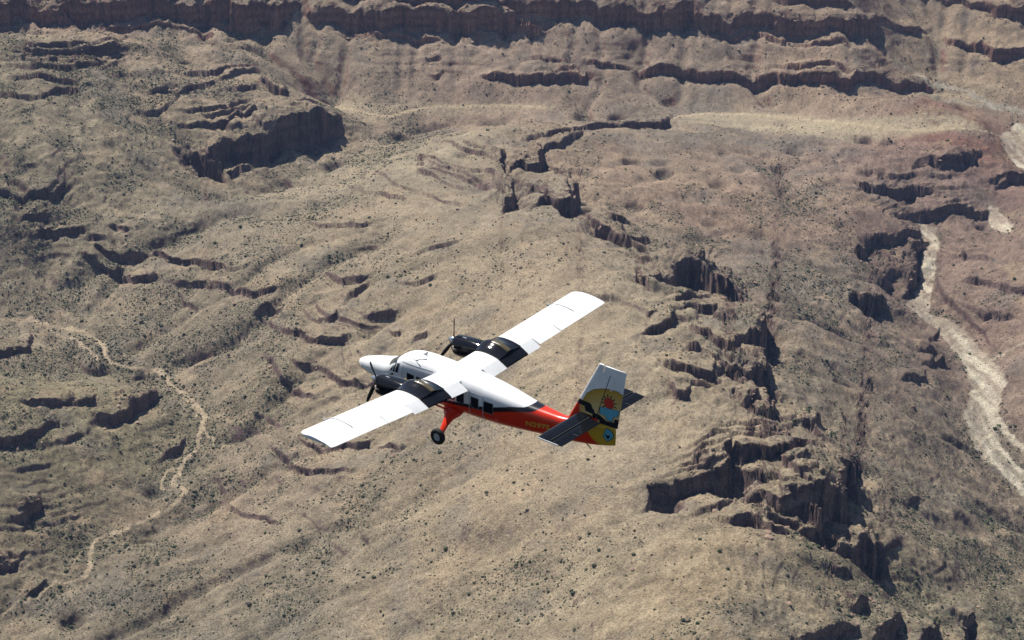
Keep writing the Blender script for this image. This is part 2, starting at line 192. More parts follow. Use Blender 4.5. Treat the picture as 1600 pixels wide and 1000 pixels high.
# cliffs: mid-face polylines (u, v, face height px); the low side is on the right of travel
CL = """
-80 22 45|0 24 45|38 22 38|60 30 26|75 28 34|110 26 44|190 28 40|250 24 38|330 34 44|395 40 54|440 28 44|466 18 18|474 12 3
478 22 3|490 22 18|530 27 34|600 33 40|680 38 44|740 43 48|790 44 50|806 46 46|806 30 24|800 18 2
470 -6 4|560 -2 26|650 5 28|740 10 22|820 12 22|885 16 32|930 28 36|1000 33 38|1040 36 46|1068 40 44|1078 30 46|1095 38 34|1150 40 30|1220 44 28|1290 48 30|1330 52 38|1356 54 42|1363 44 26|1368 28 3
1076 48 3|1120 52 11|1180 57 12|1215 59 5|1225 64 9|1260 64 9|1300 68 12|1330 70 5
150 40 4|180 44 10|230 42 12|270 46 8|330 54 12|335 50 3
536 50 5|580 52 12|640 54 9|675 56 12|690 55 3
752 118 3|772 122 12|800 124 17|850 124 17|885 124 20|908 129 20|915 122 12|914 112 2
995 114 4|1008 118 17|1060 118 18|1085 116 18|1100 124 18|1150 120 19|1200 124 21|1230 124 20|1262 126 20|1325 132 24|1330 126 20|1375 126 18|1380 132 17|1440 137 15|1455 141 13|1457 132 2
905 97 3|935 102 9|955 104 9|980 107 6|990 107 2
1210 106 3|1260 108 5|1325 113 4
820 94 2|860 94 4|895 95 2
845 108 2|880 108 5|900 109 2
660 90 1|685 90 4|694 90 1
670 115 2|684 118 9|690 112 2
1362 26 3|1385 36 10|1400 46 8|1432 52 16|1452 54 7|1460 50 2
1210 -2 3|1250 2 12|1290 8 16|1330 14 16|1337 6 2
1430 -2 5|1490 4 12|1540 10 14|1560 22 22|1590 26 36|1612 14 50|1680 10 50
1478 60 3|1490 68 12|1530 74 18|1552 84 22|1570 90 30|1582 92 26|1605 86 24|1660 76 24
150 2 3|225 0 10|330 3 12|380 6 14|440 2 14|474 -8 6
298 226 3|304 248 34|318 264 52|352 240 42|400 234 48|440 222 56|480 214 60|512 208 60|524 196 42|530 186 14|534 176 2
332 268 3|345 272 20|370 268 14|392 262 12|398 254 2
400 122 2|416 128 16|430 138 20|448 146 18|455 144 3
458 158 2|478 160 9|492 162 11|497 154 2
270 158 2|280 142 8|320 132 9|350 122 10|400 112 10|408 108 2
280 194 2|300 195 9|350 190 12|372 184 12|400 180 15|402 172 3
225 150 2|240 142 9|258 138 9|262 130 2
20 72 2|60 78 6|120 80 8|180 80 8|200 72 2
0 90 6|50 88 8|100 94 10|150 92 9|190 86 8|205 82 2
-30 146 6|20 150 8|50 154 7|66 150 4|90 144 9|118 139 8|124 136 2
-30 290 10|0 298 12|20 306 12|45 308 15|80 300 14|98 286 12|102 272 3
14 336 3|26 342 10|48 342 14|64 344 16|70 334 4
60 362 3|66 366 12|95 367 12|120 361 10|140 355 3
138 364 3|146 373 13|158 372 8|166 370 2
144 386 3|152 394 12|170 401 14|195 404 13|228 404 11|256 401 12|262 406 12|280 409 12|306 410 12|312 414 13|340 415 14|348 412 5|352 418 3|366 422 6|388 416 5|396 410 2
127 398 4|134 408 14|150 418 15|165 424 14|182 426 14|186 432 16|210 439 16|238 438 14|243 430 3
252 440 2|280 441 8|300 444 7|310 446 12|335 452 13|360 456 13|376 458 16|400 456 14|424 448 12|440 446 3
165 350 2|178 350 7|196 354 6|205 352 2
282 460 4|286 474 9|298 481 9|306 484 3
408 488 4|420 487 8|438 483 6|442 478 2
414 502 4|425 507 10|440 511 9|446 516 10|470 523 12|495 530 18|520 532 16|534 530 12|545 522 3
420 550 5|424 566 12|438 588 14|450 600 17|465 610 14|482 617 10|494 616 3
452 561 4|468 567 10|486 573 9|505 580 11|530 592 13|560 598 12|600 598 10|622 594 3
474 484 3|484 491 9|510 495 9|524 490 7|528 480 2
575 494 3|590 498 8|615 492 7|620 486 2
640 540 2|650 532 10|664 524 9|668 516 2
600 520 2|612 526 9|624 520 9|626 512 2
540 468 2|552 458 8|566 448 8|572 440 2
425 692 4|438 706 13|452 720 14|468 734 14|484 741 12|515 742 11|545 738 7|556 732 2
474 684 4|490 694 10|520 700 11|560 699 13|578 696 13|584 688 3
586 698 3|606 702 11|622 704 9|634 700 3
328 752 3|340 760 9|347 770 9|352 776 2
352 790 2|362 796 8|380 804 9|400 810 8|430 818 6|436 816 2
42 626 3|50 632 12|75 632 16|112 628 14|140 624 9|144 616 2
148 650 6|156 658 20|186 658 22|210 646 26|228 632 28|238 616 18|238 604 3
164 612 2|178 616 7|196 614 10|200 608 2
-20 552 16|6 552 16|24 546 14|44 546 14|50 530 10|46 516 3
-20 696 22|10 694 22|40 688 18|58 678 14|72 672 10|98 668 9|100 660 2
12 806 4|36 806 20|54 798 28|62 784 22|62 766 3
-20 890 24|8 886 24|30 880 18|36 866 4
250 716 3|266 710 7|280 700 8|287 688 3
46 926 2|62 920 6|70 912 5
815 218 2|845 212 7|880 204 9|910 200 9|940 196 16|990 194 20|1030 194 18|1050 190 14|1054 180 3
836 240 2|860 226 7|900 212 8|915 206 2
786 330 6|802 316 26|806 298 30|796 280 24|786 262 20|784 240 20|790 228 14|778 216 12|760 206 8|752 198 3
800 258 8|812 252 20|832 262 20|848 260 26|853 244 20|848 232 10|840 224 3
832 322 8|846 312 24|868 316 32|886 318 40|904 310 38|908 294 30|898 276 16|884 262 12|874 254 3
916 336 6|930 352 26|950 364 28|975 374 26|1000 374 16|1008 364 10|1008 356 3
948 330 3|960 342 14|985 350 10|1002 360 4
1000 420 4|1014 434 22|1035 432 18|1052 430 26|1070 424 40|1084 424 50|1094 430 40|1098 412 34|1088 400 12|1080 392 3
1082 506 3|1092 514 10|1106 518 18|1118 524 10|1112 506 4
1128 530 3|1142 540 14|1156 540 14|1166 532 18|1184 528 34|1197 522 36|1199 504 30|1192 488 24|1180 472 20|1172 462 4
1010 520 4|1030 512 12|1050 500 14|1056 484 10|1050 474 3
1030 560 3|1060 566 14|1090 574 12|1110 580 20|1114 566 4
1130 562 4|1142 572 22|1160 574 26|1170 584 14|1184 590 26|1196 592 22|1204 588 14|1202 574 4
1048 600 4|1060 612 16|1078 612 14|1082 600 3
1146 614 3|1160 624 13|1178 618 22|1190 614 20|1192 602 4
1178 640 3|1200 644 16|1218 640 30|1220 626 8|1218 618 2
1254 650 2|1262 658 24|1272 668 20|1290 660 12|1280 644 8|1262 632 3
1010 798 8|1022 784 24|1044 772 26|1070 762 26|1100 758 24|1122 748 38|1140 736 54|1147 716 54|1140 700 34|1156 704 30|1180 704 24|1204 706 20|1228 700 18|1244 688 16|1254 694 20|1262 690 8|1262 682 2
1072 806 2|1096 800 6|1118 792 8|1142 780 8|1150 768 3
1148 738 2|1196 740 5|1240 738 5|1262 730 7|1272 722 2
1150 768 4|1168 770 14|1192 768 14|1210 772 26|1226 782 40|1246 778 44|1256 790 44|1284 790 56|1300 776 66|1316 772 56|1334 756 50|1343 740 44|1342 724 24|1334 712 4
1188 802 3|1200 806 16|1220 810 18|1236 816 10
1112 812 3|1140 810 14|1170 806 28|1184 812 22|1200 822 12|1222 828 12
1240 816 4|1254 826 18|1270 834 26|1288 826 18|1292 810 4
1300 852 4|1314 862 28|1330 860 44|1352 858 54|1368 852 58|1372 838 44|1371 826 6
1294 888 3|1306 894 12|1326 898 12|1330 888 3
1388 846 2|1396 852 9|1404 850 6
1322 946 3|1338 952 20|1350 944 20|1351 932 4
1240 988 4|1270 988 14|1300 984 16|1330 986 20|1336 976 4
1366 1000 14|1384 986 36|1398 974 34|1400 952 10|1396 944 2
1436 1000 14|1450 990 28|1460 984 24|1462 972 5
1496 1016 10|1508 996 30|1516 982 36|1514 958 20|1504 942 4
1330 281 3|1345 285 12|1362 288 14|1380 292 20|1410 295 20|1440 293 14|1462 298 6
1424 262 3|1434 254 14|1452 248 16|1474 252 20|1500 256 22|1524 248 18|1534 240 6
1398 330 3|1420 338 12|1446 338 18|1476 334 18|1510 328 14|1540 336 12|1548 330 3
1334 392 4|1350 396 22|1362 382 14|1384 372 14|1410 370 14|1430 366 20|1440 358 16|1440 350 4
1330 472 3|1350 470 26|1366 478 30|1380 472 26|1384 462 4
1362 436 3|1376 440 20|1392 440 12|1398 430 3
1412 462 6|1430 450 20|1438 430 28|1438 406 22|1436 388 18|1442 374 14|1442 362 3
1440 552 3|1450 552 16|1458 546 12|1456 538 2
1448 572 3|1464 572 14|1476 566 10|1476 556 2
1408 592 3|1424 592 12|1444 590 12|1450 582 3
1452 528 2|1462 524 10|1466 514 3
1424 392 3|1434 388 12|1436 380 2
1476 352 3|1480 380 9|1472 410 10|1464 436 12|1474 470 10|1500 492 8|1530 522 6|1545 534 2
1500 440 3|1520 438 9|1560 444 9|1600 452 8|1660 452 8
1482 390 2|1500 396 8|1540 404 5
1500 480 2|1540 492 8|1570 488 6
1560 290 6|1580 282 20|1600 276 22|1660 272 20
1540 280 3|1556 284 10|1566 278 4
1420 790 2|1430 786 7|1442 780 2
640 400 2|690 384 5|720 374 2
626 229 1|660 244 4|700 257 4|740 267 4|770 279 4|792 293 1
672 221 1|720 232 4|758 245 4|784 261 1
680 209 1|720 221 3|752 231 4|776 244 1
634 238 1|680 257 4|720 270 4|760 289 4|795 308 1
650 252 1|700 270 4|740 283 4|780 303 4|800 318 1
600 240 1|650 262 3|700 284 4|740 298 3|770 312 1
560 262 1|620 290 3|660 300 3|700 318 3|740 326 1
500 283 1|560 296 3|610 306 3|650 310 1
0 66 1|50 68 4|110 70 5|160 68 4|195 64 1
0 76 1|60 81 5|120 84 5|185 80 3|205 74 1
0 100 1|50 102 5|110 104 6|165 100 4|190 94 1
0 118 1|40 122 4|90 124 4|130 118 3
285 118 1|330 112 5|380 104 5|402 100 1
275 170 1|310 172 5|350 166 6|385 160 5|400 150 1
300 182 1|330 184 4|366 176 5|398 168 4|410 160 1
330 146 1|370 140 5|400 134 4
210 180 1|240 176 5|262 168 4|270 160 1
1110 672 1|1140 664 5|1180 660 5|1220 664 5|1232 655 1
1105 682 1|1135 674 5|1180 670 5|1225 674 5|1236 664 1
1066 703 2|1092 694 6|1126 684 6|1180 680 6|1230 684 5|1240 674 1
1052 722 2|1080 710 6|1116 702 6|1138 694 3
1044 738 2|1070 726 6|1100 719 6|1134 712 4
1040 752 2|1070 741 6|1100 735 6|1128 728 4
1220 664 10|1206 640 14|1208 600 16|1200 560 18|1196 530 18|1190 490 16|1168 462 12|1130 452 8|1108 442 12|1101 402 14|1060 388 8|1010 374 8|960 346 10|914 332 12|906 300 12|882 262 8|842 236 4
1030 470 2|1060 462 6|1090 460 6|1110 456 2
1020 486 2|1060 478 6|1090 478 6|1120 486 5|1140 480 2
1060 540 2|1090 536 6|1110 546 4
1070 590 2|1100 596 6|1124 600 5|1140 592 2
500 430 2|530 440 7|560 436 7|580 424 2
620 440 2|650 446 6|676 436 6|684 428 2
450 346 1|500 352 4|560 350 4|600 340 1
"""
CLIFFS = []
for s in CL.strip().split('\n'):
    P = parse(s); k = P[:, 2].max() > 8; um, vm_ = P[:, 0].mean(), P[:, 1].mean(); f_ = .34 if vm_ < 100 else ((-.22 if 940 < um < 1260 and 400 < vm_ < 690 else (-.05 if um < 1400 else .1)) if um > 780 and vm_ > 190 else .22); P[:, 1] -= P[:, 2] * .5 * f_ * k; P[:, 2] *= (1 - f_) if k else (1.1 if 1000 < um < 1260 and 640 < vm_ < 760 else 1.5)      # the traced dark band is face plus shadow
    Q = place(P)
    for _ in range(8):           # a point read just past a crest lands on the land behind it: leave it out
        g_ = np.hypot(*np.diff(Q, axis=0).T) / (np.hypot(*np.diff(P[:, :2], axis=0).T) + 4); b_ = int(np.argmax(g_))
        if g_[b_] < 2.7 or len(Q) < 3: break
        k_ = b_ if Q[b_, 1] > Q[b_ + 1, 1] else b_ + 1; P = np.delete(P, k_, 0); Q = np.delete(Q, k_, 0)
    sl = np.sqrt(Q[:, 0] ** 2 + Q[:, 1] ** 2 + HC ** 2)
    CLIFFS.append((Q, P[:, 2] * sl / FPX / math.cos(math.radians(21)) * 1.05))
# strata benches: soft ellipses (u, v, ru, rv, strength)
TER = [(720, 270, 150, 62, .3), (100, 85, 190, 45, .9), (330, 150, 130, 70, .7), (1130, 560, 110, 170, .8), (1130, 700, 130, 90, .4), (820, 260, 90, 90, .8), (1000, 450, 130, 90, .6), (60, 320, 130, 110, .5), (120, 630, 150, 90, .6),
       (500, 540, 180, 130, .35), (1400, 290, 130, 60, .7), (1400, 420, 90, 120, .7), (1560, 440, 110, 100, .6), (1250, 760, 150, 90, .35), (800, 110, 500, 60, .25), (1300, 80, 300, 70, .35), (60, 820, 90, 120, .5), (640, 300, 200, 100, .35)]
TERM = np.full(XX.shape, .05)
for (u, v, ru, rv, k) in TER:
    c = np.array(on_base([u, u + ru, u, u], [v, v, v - rv, v + rv]))[:2].T
    ax = abs(c[1, 0] - c[0, 0]); ay = abs(c[2, 1] - c[3, 1]) / 2; my = (c[2, 1] + c[3, 1]) / 2
    d = ((XX - c[0, 0]) / ax) ** 2 + ((YY - my) / ay) ** 2
    TERM = np.maximum(TERM, k * np.exp(-d * 1.1))
TERM *= act
CLN = np.zeros(XX.shape)         # neighbourhood of the larger cliffs
for Q, H in CLIFFS:
    if H.max() < 16: continue
    b = (Q[:, 0].min() - 40, Q[:, 0].max() + 40, Q[:, 1].min() - 40, Q[:, 1].max() + 40); m = (XX > b[0]) & (XX < b[1]) & (YY > b[2]) & (YY < b[3])
    d, t, sdn = seg_dist(XX[m], YY[m], Q); CLN[m] = np.maximum(CLN[m], (1 - ss(4, 30, d)) * np.clip(np.interp(t, np.arange(len(H)), H) / 35, 0, 1))

def stair(f, sharp):             # one tread and one riser on [0,1]
    return np.clip((f - (1 - sharp)) / sharp, 0, 1)
def height(x, y):
    # edges wander: domain warp in three sizes, plus vertical flutes
    wx = 6 * vn(x, y, 42, 0) + 3.2 * vn(x, y, 17, 1) + 1.6 * vn(x, y, 7.5, 2); wy = 6 * vn(x, y, 42, 2) + 3.2 * vn(x, y, 17, 3) + 1.6 * vn(x, y, 7.5, 0)
    h = samp(BASE, x, y).astype(np.float32); cliff = np.zeros(x.shape, np.float32)
    fl = np.abs(vn(x, y, 9.0, 1)); fl2 = np.abs(vn(x, y, 4.5, 3)); fl0 = np.abs(vn(x, y, 21.0, 2))
    for Q, H in CLIFFS:
        Lm = 95; hm = H.max(); rad = min(Lm, 14 + hm * 2.1)
        b = (Q[:, 0].min() - rad, Q[:, 0].max() + rad, Q[:, 1].min() - rad, Q[:, 1].max() + rad)
        m = (x > b[0]) & (x < b[1]) & (y > b[2]) & (y < b[3])
        if not m.any(): continue
        k = min(1.0, hm / 22)
        amp = .35 + .65 * k
        xs, ys = x[m] + wx[m] * amp, y[m] + wy[m] * amp
        d, t, sdn = seg_dist(xs, ys, Q); Hh = np.interp(t, np.arange(len(H)), H) * (1 + .22 * vn(x[m], y[m], 23, 3))
        s = d * sdn + ((fl0[m] * 9 + fl[m] * 4.6 + fl2[m] * 2.0 - 4) * 1.15) * np.clip(Hh / 30, .1, 1)      # + = downhill
        face = (.9 if hm > 8 else .55) + .13 * Hh
        q = s / face
        step = .5 - np.clip(q + .5, 0, 1)                      # +.5 uphill, -.5 downhill
        g = np.clip(q + .5, 0, 1); step = .5 - (.50 * stair(g, .96) + .3 * ss(.5, .66, g) + .2 * ss(.05, .2, g))
        Lu, Ld = 8 + Hh * 1.5, 5 + Hh * 1.25
        cap = (.34 if Q[:, 1].mean() < 2700 else .16) * np.clip((Hh - 7) / 12, 0, 1) * np.clip(.6 + .7 * vn(x[m], y[m], 31, 1), .1, 1.2)
        g2 = np.clip(1 + (s + face * .5) / (.95 * Hh + 1), 0, 1) * 3.6; fr2 = g2 - np.floor(g2); st3 = np.clip((np.floor(g2) + ss(.80, 1.0, fr2)) / 3.6, 0, 1)
        fall = np.where(s < 0, np.clip(1 + (s + face * .5) / Lu, 0, 1), np.clip(1 - (s - face * .5) / Ld, 0, 1))
        fall = np.where(np.abs(q) < .5, 1, fall); fall = np.where(s < 0, fall * fall * (3 - 2 * fall), fall ** 1.6)
        dz = Hh * (step * fall - cap * st3 * np.where(s < 0, 1, fall))
        h[m] += dz; cliff[m] = np.maximum(cliff[m], np.where(np.abs(q) < .62, np.clip(Hh / 8, 0, 1), 0))
    tm = samp(TERM, x, y)
    z = h + .13 * y + .04 * x + 15 * vn(x, y, 240, 1) + 5 * vn(x, y, 90, 2) + .7 * vn(x, y, 17, 2)    # the beds dip gently
    for p, k, sh in ((5.3, 1.0, .10), (13.0, .6, .12), (2.6, .6, .16)):
        f = z / p; fb = np.floor(f); f = f - fb; vary = .45 + .55 * TAB[0][fb.astype(np.int32) & 511, 7 + int(p)]
        h = h + np.clip(tm * 1.5, 0, 1) * k * p * (ss(1 - sh, 1, f) - f) * np.clip(.75 + .6 * vn(x, y, 44, int(p) & 3), 0, 1.1) * np.abs(vary) ** 1.5 * 1.3 * ss(-.65, .05, vn(x, y, 75, 3))
    # broken rock where the beds crop out: small blocks with steep sides
    rk = np.clip(tm - .25, 0, 1) + .5 * np.clip(samp(CLN, x, y), 0, 1)
    for sz_, am, k in ((21., 2.6, 0), (9.5, 1.5, 2), (4.6, .8, 1)):
        q = 3.2 * fbm(x + wx, y + wy, sz_, 2, k); f = q - np.floor(q); h = h + rk * am * (np.floor(q) + ss(.72, .95, f)) * .55
    rg = .45 + 1.3 * samp(ROUGH, x, y); h += (.7 + rg * .5) * vn(x, y, 13, 1) * act_s(x, y) - .9 * rg * np.abs(vn(x, y, 8.3, 0)) + rg * (.50 * vn(x, y, 5.2, 2) + .30 * vn(x, y, 2.6, 3))
    return h, cliff
def act_s(x, y): return .25 + .75 * samp(act, x, y)

# view-fitted sheet: one fan of columns seen from the flight path, rows spaced by apparent slope length
t_in = np.linspace(-.322, .322, 1150); t_out = np.r_[np.linspace(.327, .62, 26), np.linspace(.68, 1.7, 12)] 
TCOL = np.r_[-t_out[::-1], t_in, t_out]
ROWS = 820; NS = 3000
ys = np.r_[np.linspace(40, 830, 20, endpoint=False), np.linspace(830, 1180, 60, endpoint=False), np.linspace(1180, 3080, NS - 160, endpoint=False), np.linspace(3080, 4190, 100), np.linspace(4400, 14000, 24)]
VX = np.empty((len(TCOL), ROWS), np.float32); VY = VX.copy(); VZ = VX.copy(); VC = VX.copy()
B_ = 60; NCOL = len(TCOL); HA = np.empty((NCOL, len(ys)), np.float32); CA = HA.copy(); WG = np.empty((NCOL, len(ys) - 1), np.float32)
for c0 in range(0, NCOL, B_):
    tc = TCOL[c0:c0 + B_]; Yg = np.repeat(ys[None, :], len(tc), 0); Xg = Yg * tc[:, None]
    H_, Cf = height(Xg, Yg); HA[c0:c0 + B_] = H_; CA[c0:c0 + B_] = Cf
    sl = np.sqrt(Xg ** 2 + Yg ** 2 + (HC - H_) ** 2); depa = np.arctan2(HC - H_, np.hypot(Xg, Yg))
    dd = np.abs(np.diff(depa, axis=1)) * FPX; arc = np.hypot(np.diff(Yg, axis=1), np.diff(H_, axis=1)) / sl[:, 1:] * FPX
    wgt = np.sqrt(dd ** 2 + (.25 * arc) ** 2)
    vpx = 500 + FPX * np.tan(depa[:, 1:] - TH); wgt *= np.where((vpx < -45) | (vpx > 1045), np.where((vpx < -110) | (vpx > 1200), .08, .35), 1.0)
    WG[c0:c0 + B_] = wgt
# row spacing shared smoothly between neighbouring columns so the sheet never shears
CUM = np.concatenate([np.zeros((NCOL, 1)), np.cumsum(WG, 1)], 1); CUM /= CUM[:, -1:]
RN = np.linspace(0, 1, ROWS)
YR = np.stack([np.interp(RN, CUM[i], ys) for i in range(NCOL)])
kk = np.exp(-.5 * (np.arange(-15, 16) / 5.) ** 2); kk /= kk.sum(); P_ = np.pad(YR, ((15, 15), (0, 0)), mode='edge')
YS_ = sum(q * P_[i:i + NCOL] for i, q in enumerate(kk))
for i in range(NCOL):
    VY[i] = YS_[i]; VZ[i] = np.interp(VY[i], ys, HA[i]); VC[i] = np.interp(VY[i], ys, CA[i])
VX[:] = VY * TCOL[:, None]
print('heights done')
# normals and slope
dXi, dXj = np.gradient(VX); dYi, dYj = np.gradient(VY); dZi, dZj = np.gradient(VZ)
nx = dYi * dZj - dZi * dYj; ny = dZi * dXj - dXi * dZj; nz = dXi * dYj - dYi * dXj
L = np.sqrt(nx ** 2 + ny ** 2 + nz ** 2) + 1e-9; sg = np.sign(nz + 1e-12); nx *= sg / L; ny *= sg / L; nz *= sg / L
slope = 1 - nz
# ledges on faces: push steep rock in and out bed by bed
bed = vn(VZ + 3 * vn(VX, VY, 60, 0), VX * 0 + 3.3, 2.6, 1) + .6 * vn(VZ, VX / 9, 1.3, 2) + .8 * vn(VX, VZ / 3.5, 3.1, 3)
push = ss(.35, .7, slope) * bed * 1.2
VX += nx * push; VY += ny * push

# ------------------------------------------------------------------ ground colours (surface albedo)
def line_mask(key, edge, x, y, grow=1.0):
    M = np.zeros(x.shape, np.float32)
    for Q, P in LINES[key]:
        W = P[:, 2] * np.sqrt(Q[:, 0] ** 2 + Q[:, 1] ** 2 + HC ** 2) / FPX * .5 * grow; r = W.max() + edge * 2
        m = (x > Q[:, 0].min() - r) & (x < Q[:, 0].max() + r) & (y > Q[:, 1].min() - r) & (y < Q[:, 1].max() + r)
        d, t, _ = seg_dist(x[m], y[m], Q); wd = np.interp(t, np.arange(len(W)), W)
        M[m] = np.maximum(M[m], 1 - ss(-edge, edge, d - wd))
    return M
wxx, wyy = VX + 3.0 * vn(VX, VY, 19, 1) + 1.2 * vn(VX, VY, 6, 2), VY + 6.0 * vn(VX, VY, 19, 3) + 3 * vn(VX, VY, 7, 0)
m_riv = line_mask('river', 1.6, wxx, wyy); m_up = line_mask('upper_wash', 1.5, wxx, wyy); m_crk = line_mask('creek', 1.0, wxx, wyy)
m_road = line_mask('road', 1.6, VX + .8 * vn(VX, VY, 30, 1), VY)
# regional tint points (u, v, r, g, b)
TP = """800 120 .315 .235 .172|300 120 .31 .24 .17|1300 120 .325 .24 .17|1500 90 .33 .25 .17|100 20 .30 .22 .16|800 40 .31 .235 .175|400 60 .32 .25 .18
80 150 .27 .225 .155|300 170 .27 .22 .15|100 300 .245 .205 .14|250 330 .26 .215 .15|450 330 .31 .255 .18|650 250 .315 .265 .185|750 300 .30 .25 .18|600 350 .34 .275 .19
200 450 .27 .22 .155|350 530 .27 .22 .155|450 500 .28 .225 .155|100 620 .235 .20 .125|60 800 .21 .175 .115|200 900 .245 .20 .14|400 800 .28 .22 .155|450 950 .27 .225 .16
650 450 .31 .25 .17|800 480 .34 .27 .185|900 560 .35 .28 .19|650 620 .31 .25 .17|800 750 .33 .26 .175|950 720 .34 .275 .19|700 860 .33 .26 .175|900 880 .32 .26 .175|1000 620 .33 .27 .185|800 980 .31 .25 .17
1100 900 .33 .255 .165|1200 960 .31 .25 .165|1150 700 .30 .24 .165|1200 560 .25 .20 .14|1050 480 .29 .24 .165
1000 280 .29 .215 .155|1150 330 .28 .20 .145|1300 260 .28 .205 .155|1250 420 .235 .19 .145|1350 520 .235 .185 .14|1400 640 .255 .195 .145|1300 600 .235 .195 .14|1400 800 .255 .205 .145|1500 720 .255 .20 .145|1500 940 .235 .20 .13|1400 980 .24 .20 .135
1520 400 .255 .182 .14|1580 480 .26 .185 .142|1580 620 .25 .185 .142|1500 290 .215 .155 .125|1560 270 .23 .15 .12|1420 400 .18 .125 .10|1450 560 .19 .14 .11|1490 215 .22 .12 .09|1100 195 .23 .19 .145|1230 205 .23 .19 .15"""
tp = np.array([[float(q) for q in s.split()] for s in TP.replace('\n', '|').split('|')])
tx_, ty_, _ = on_base(tp[:, 0], tp[:, 1])
Xc, Yc = np.meshgrid(gx[::6], gy[::6], indexing='ij'); num = np.zeros(Xc.shape + (3,)); den = np.zeros(Xc.shape)
for i in range(len(tp)):
    ww = 1 / (((Xc - tx_[i]) ** 2 + (Yc - ty_[i]) ** 2) + 900) ** 1.6; num += ww[..., None] * tp[i, 2:]; den += ww
tint = num / den[..., None]
wq = (VX + 40 * vn(VX, VY, 110, 0), VY + 60 * vn(VX, VY, 90, 1))
col = np.stack([bil(tint[..., k], (wq[0] - X0) / (6 * CELL), (wq[1] - Y0) / (6 * CELL)) for k in range(3)], -1).astype(np.float32)
def mixc(c, m): 
    global col
    m = m[..., None]; col = col * (1 - m) + np.array(c, np.float32) * m
# patches of paler caliche, rusty soil, grey gravel
mott = fbm(VX, VY, 70, 4, 0, .6); mott2 = fbm(VX, VY, 26, 4, 2, .65); mott3 = fbm(VX, VY, 9, 3, 1, .7); rgh = samp(ROUGH, VX, VY)
col *= (1 + .20 * mott + .24 * mott2 + (.18 + .25 * rgh) * mott3)[..., None]
col[..., 2] *= .97; col[..., 1] *= .985; col[..., 0] *= .99; col *= .90
mixc((.38, .28, .18), .45 * ss(.12, .55, fbm(VX, VY, 33, 4, 3, .65)))
mixc((.175, .155, .13), .40 * ss(.10, .50, fbm(VX, VY, 48, 4, 1, .6)))
fl_ = samp(FLOWS, VX, VY)
mixc((.15, .14, .105), .42 * ss(.25, .8, fl_) * (.6 + .4 * mott2))
# bands of bedrock: colour follows the beds
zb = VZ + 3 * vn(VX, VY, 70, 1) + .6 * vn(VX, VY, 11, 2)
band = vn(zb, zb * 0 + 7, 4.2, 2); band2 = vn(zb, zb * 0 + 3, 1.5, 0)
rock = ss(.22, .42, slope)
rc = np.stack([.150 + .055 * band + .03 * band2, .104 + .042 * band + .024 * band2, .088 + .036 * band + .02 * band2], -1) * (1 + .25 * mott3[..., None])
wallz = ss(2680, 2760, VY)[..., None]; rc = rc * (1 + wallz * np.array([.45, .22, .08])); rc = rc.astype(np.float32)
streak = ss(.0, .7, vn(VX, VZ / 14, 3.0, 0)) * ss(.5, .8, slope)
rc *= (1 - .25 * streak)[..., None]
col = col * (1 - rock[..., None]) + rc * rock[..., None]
# sand flat either side of the road
sand = np.zeros(VX.shape, np.float32)
for (u, v, ru, rv, k) in ((1330, 196, 230, 15, 1), (1170, 184, 110, 10, .9), (680, 170, 220, 9, .55), (540, 168, 80, 10, .6), (1500, 150, 90, 16, .55), (1300, 208, 120, 9, .8)):
    c = np.array(on_base([u, u + ru, u, u], [v, v, v - rv, v + rv]))[:2].T; ax = abs(c[1, 0] - c[0, 0]); ay = abs(c[2, 1] - c[3, 1]) / 2
    sand = np.maximum(sand, k * (1 - ss(.6, 1.25, np.sqrt(((VX - c[0, 0]) / ax) ** 2 + ((VY - (c[2, 1] + c[3, 1]) / 2) / ay) ** 2) + .25 * mott2)))
sand *= 1 - ss(.08, .2, slope); mixc((.40, .33, .22), sand * .85)
braid = ss(-.25, .45, fbm(VX * 2.6 + .7 * VY, VY * .5, 24, 3, 1, .55))
mixc((.52, .455, .34), m_riv * (.36 + .64 * braid)); mixc((.38, .34, .26), m_up * (.4 + .5 * braid)); mixc((.43, .335, .225), m_crk * (.55 + .45 * ss(-.5, .3, mott3)))
mixc((.48, .38, .245), m_road * .9)
col = np.clip(col, .02, .8)

# ------------------------------------------------------------------ how thickly the scrub grows
NC, NR = VX.shape
PUv, PVv = project(VX, VY, VZ)
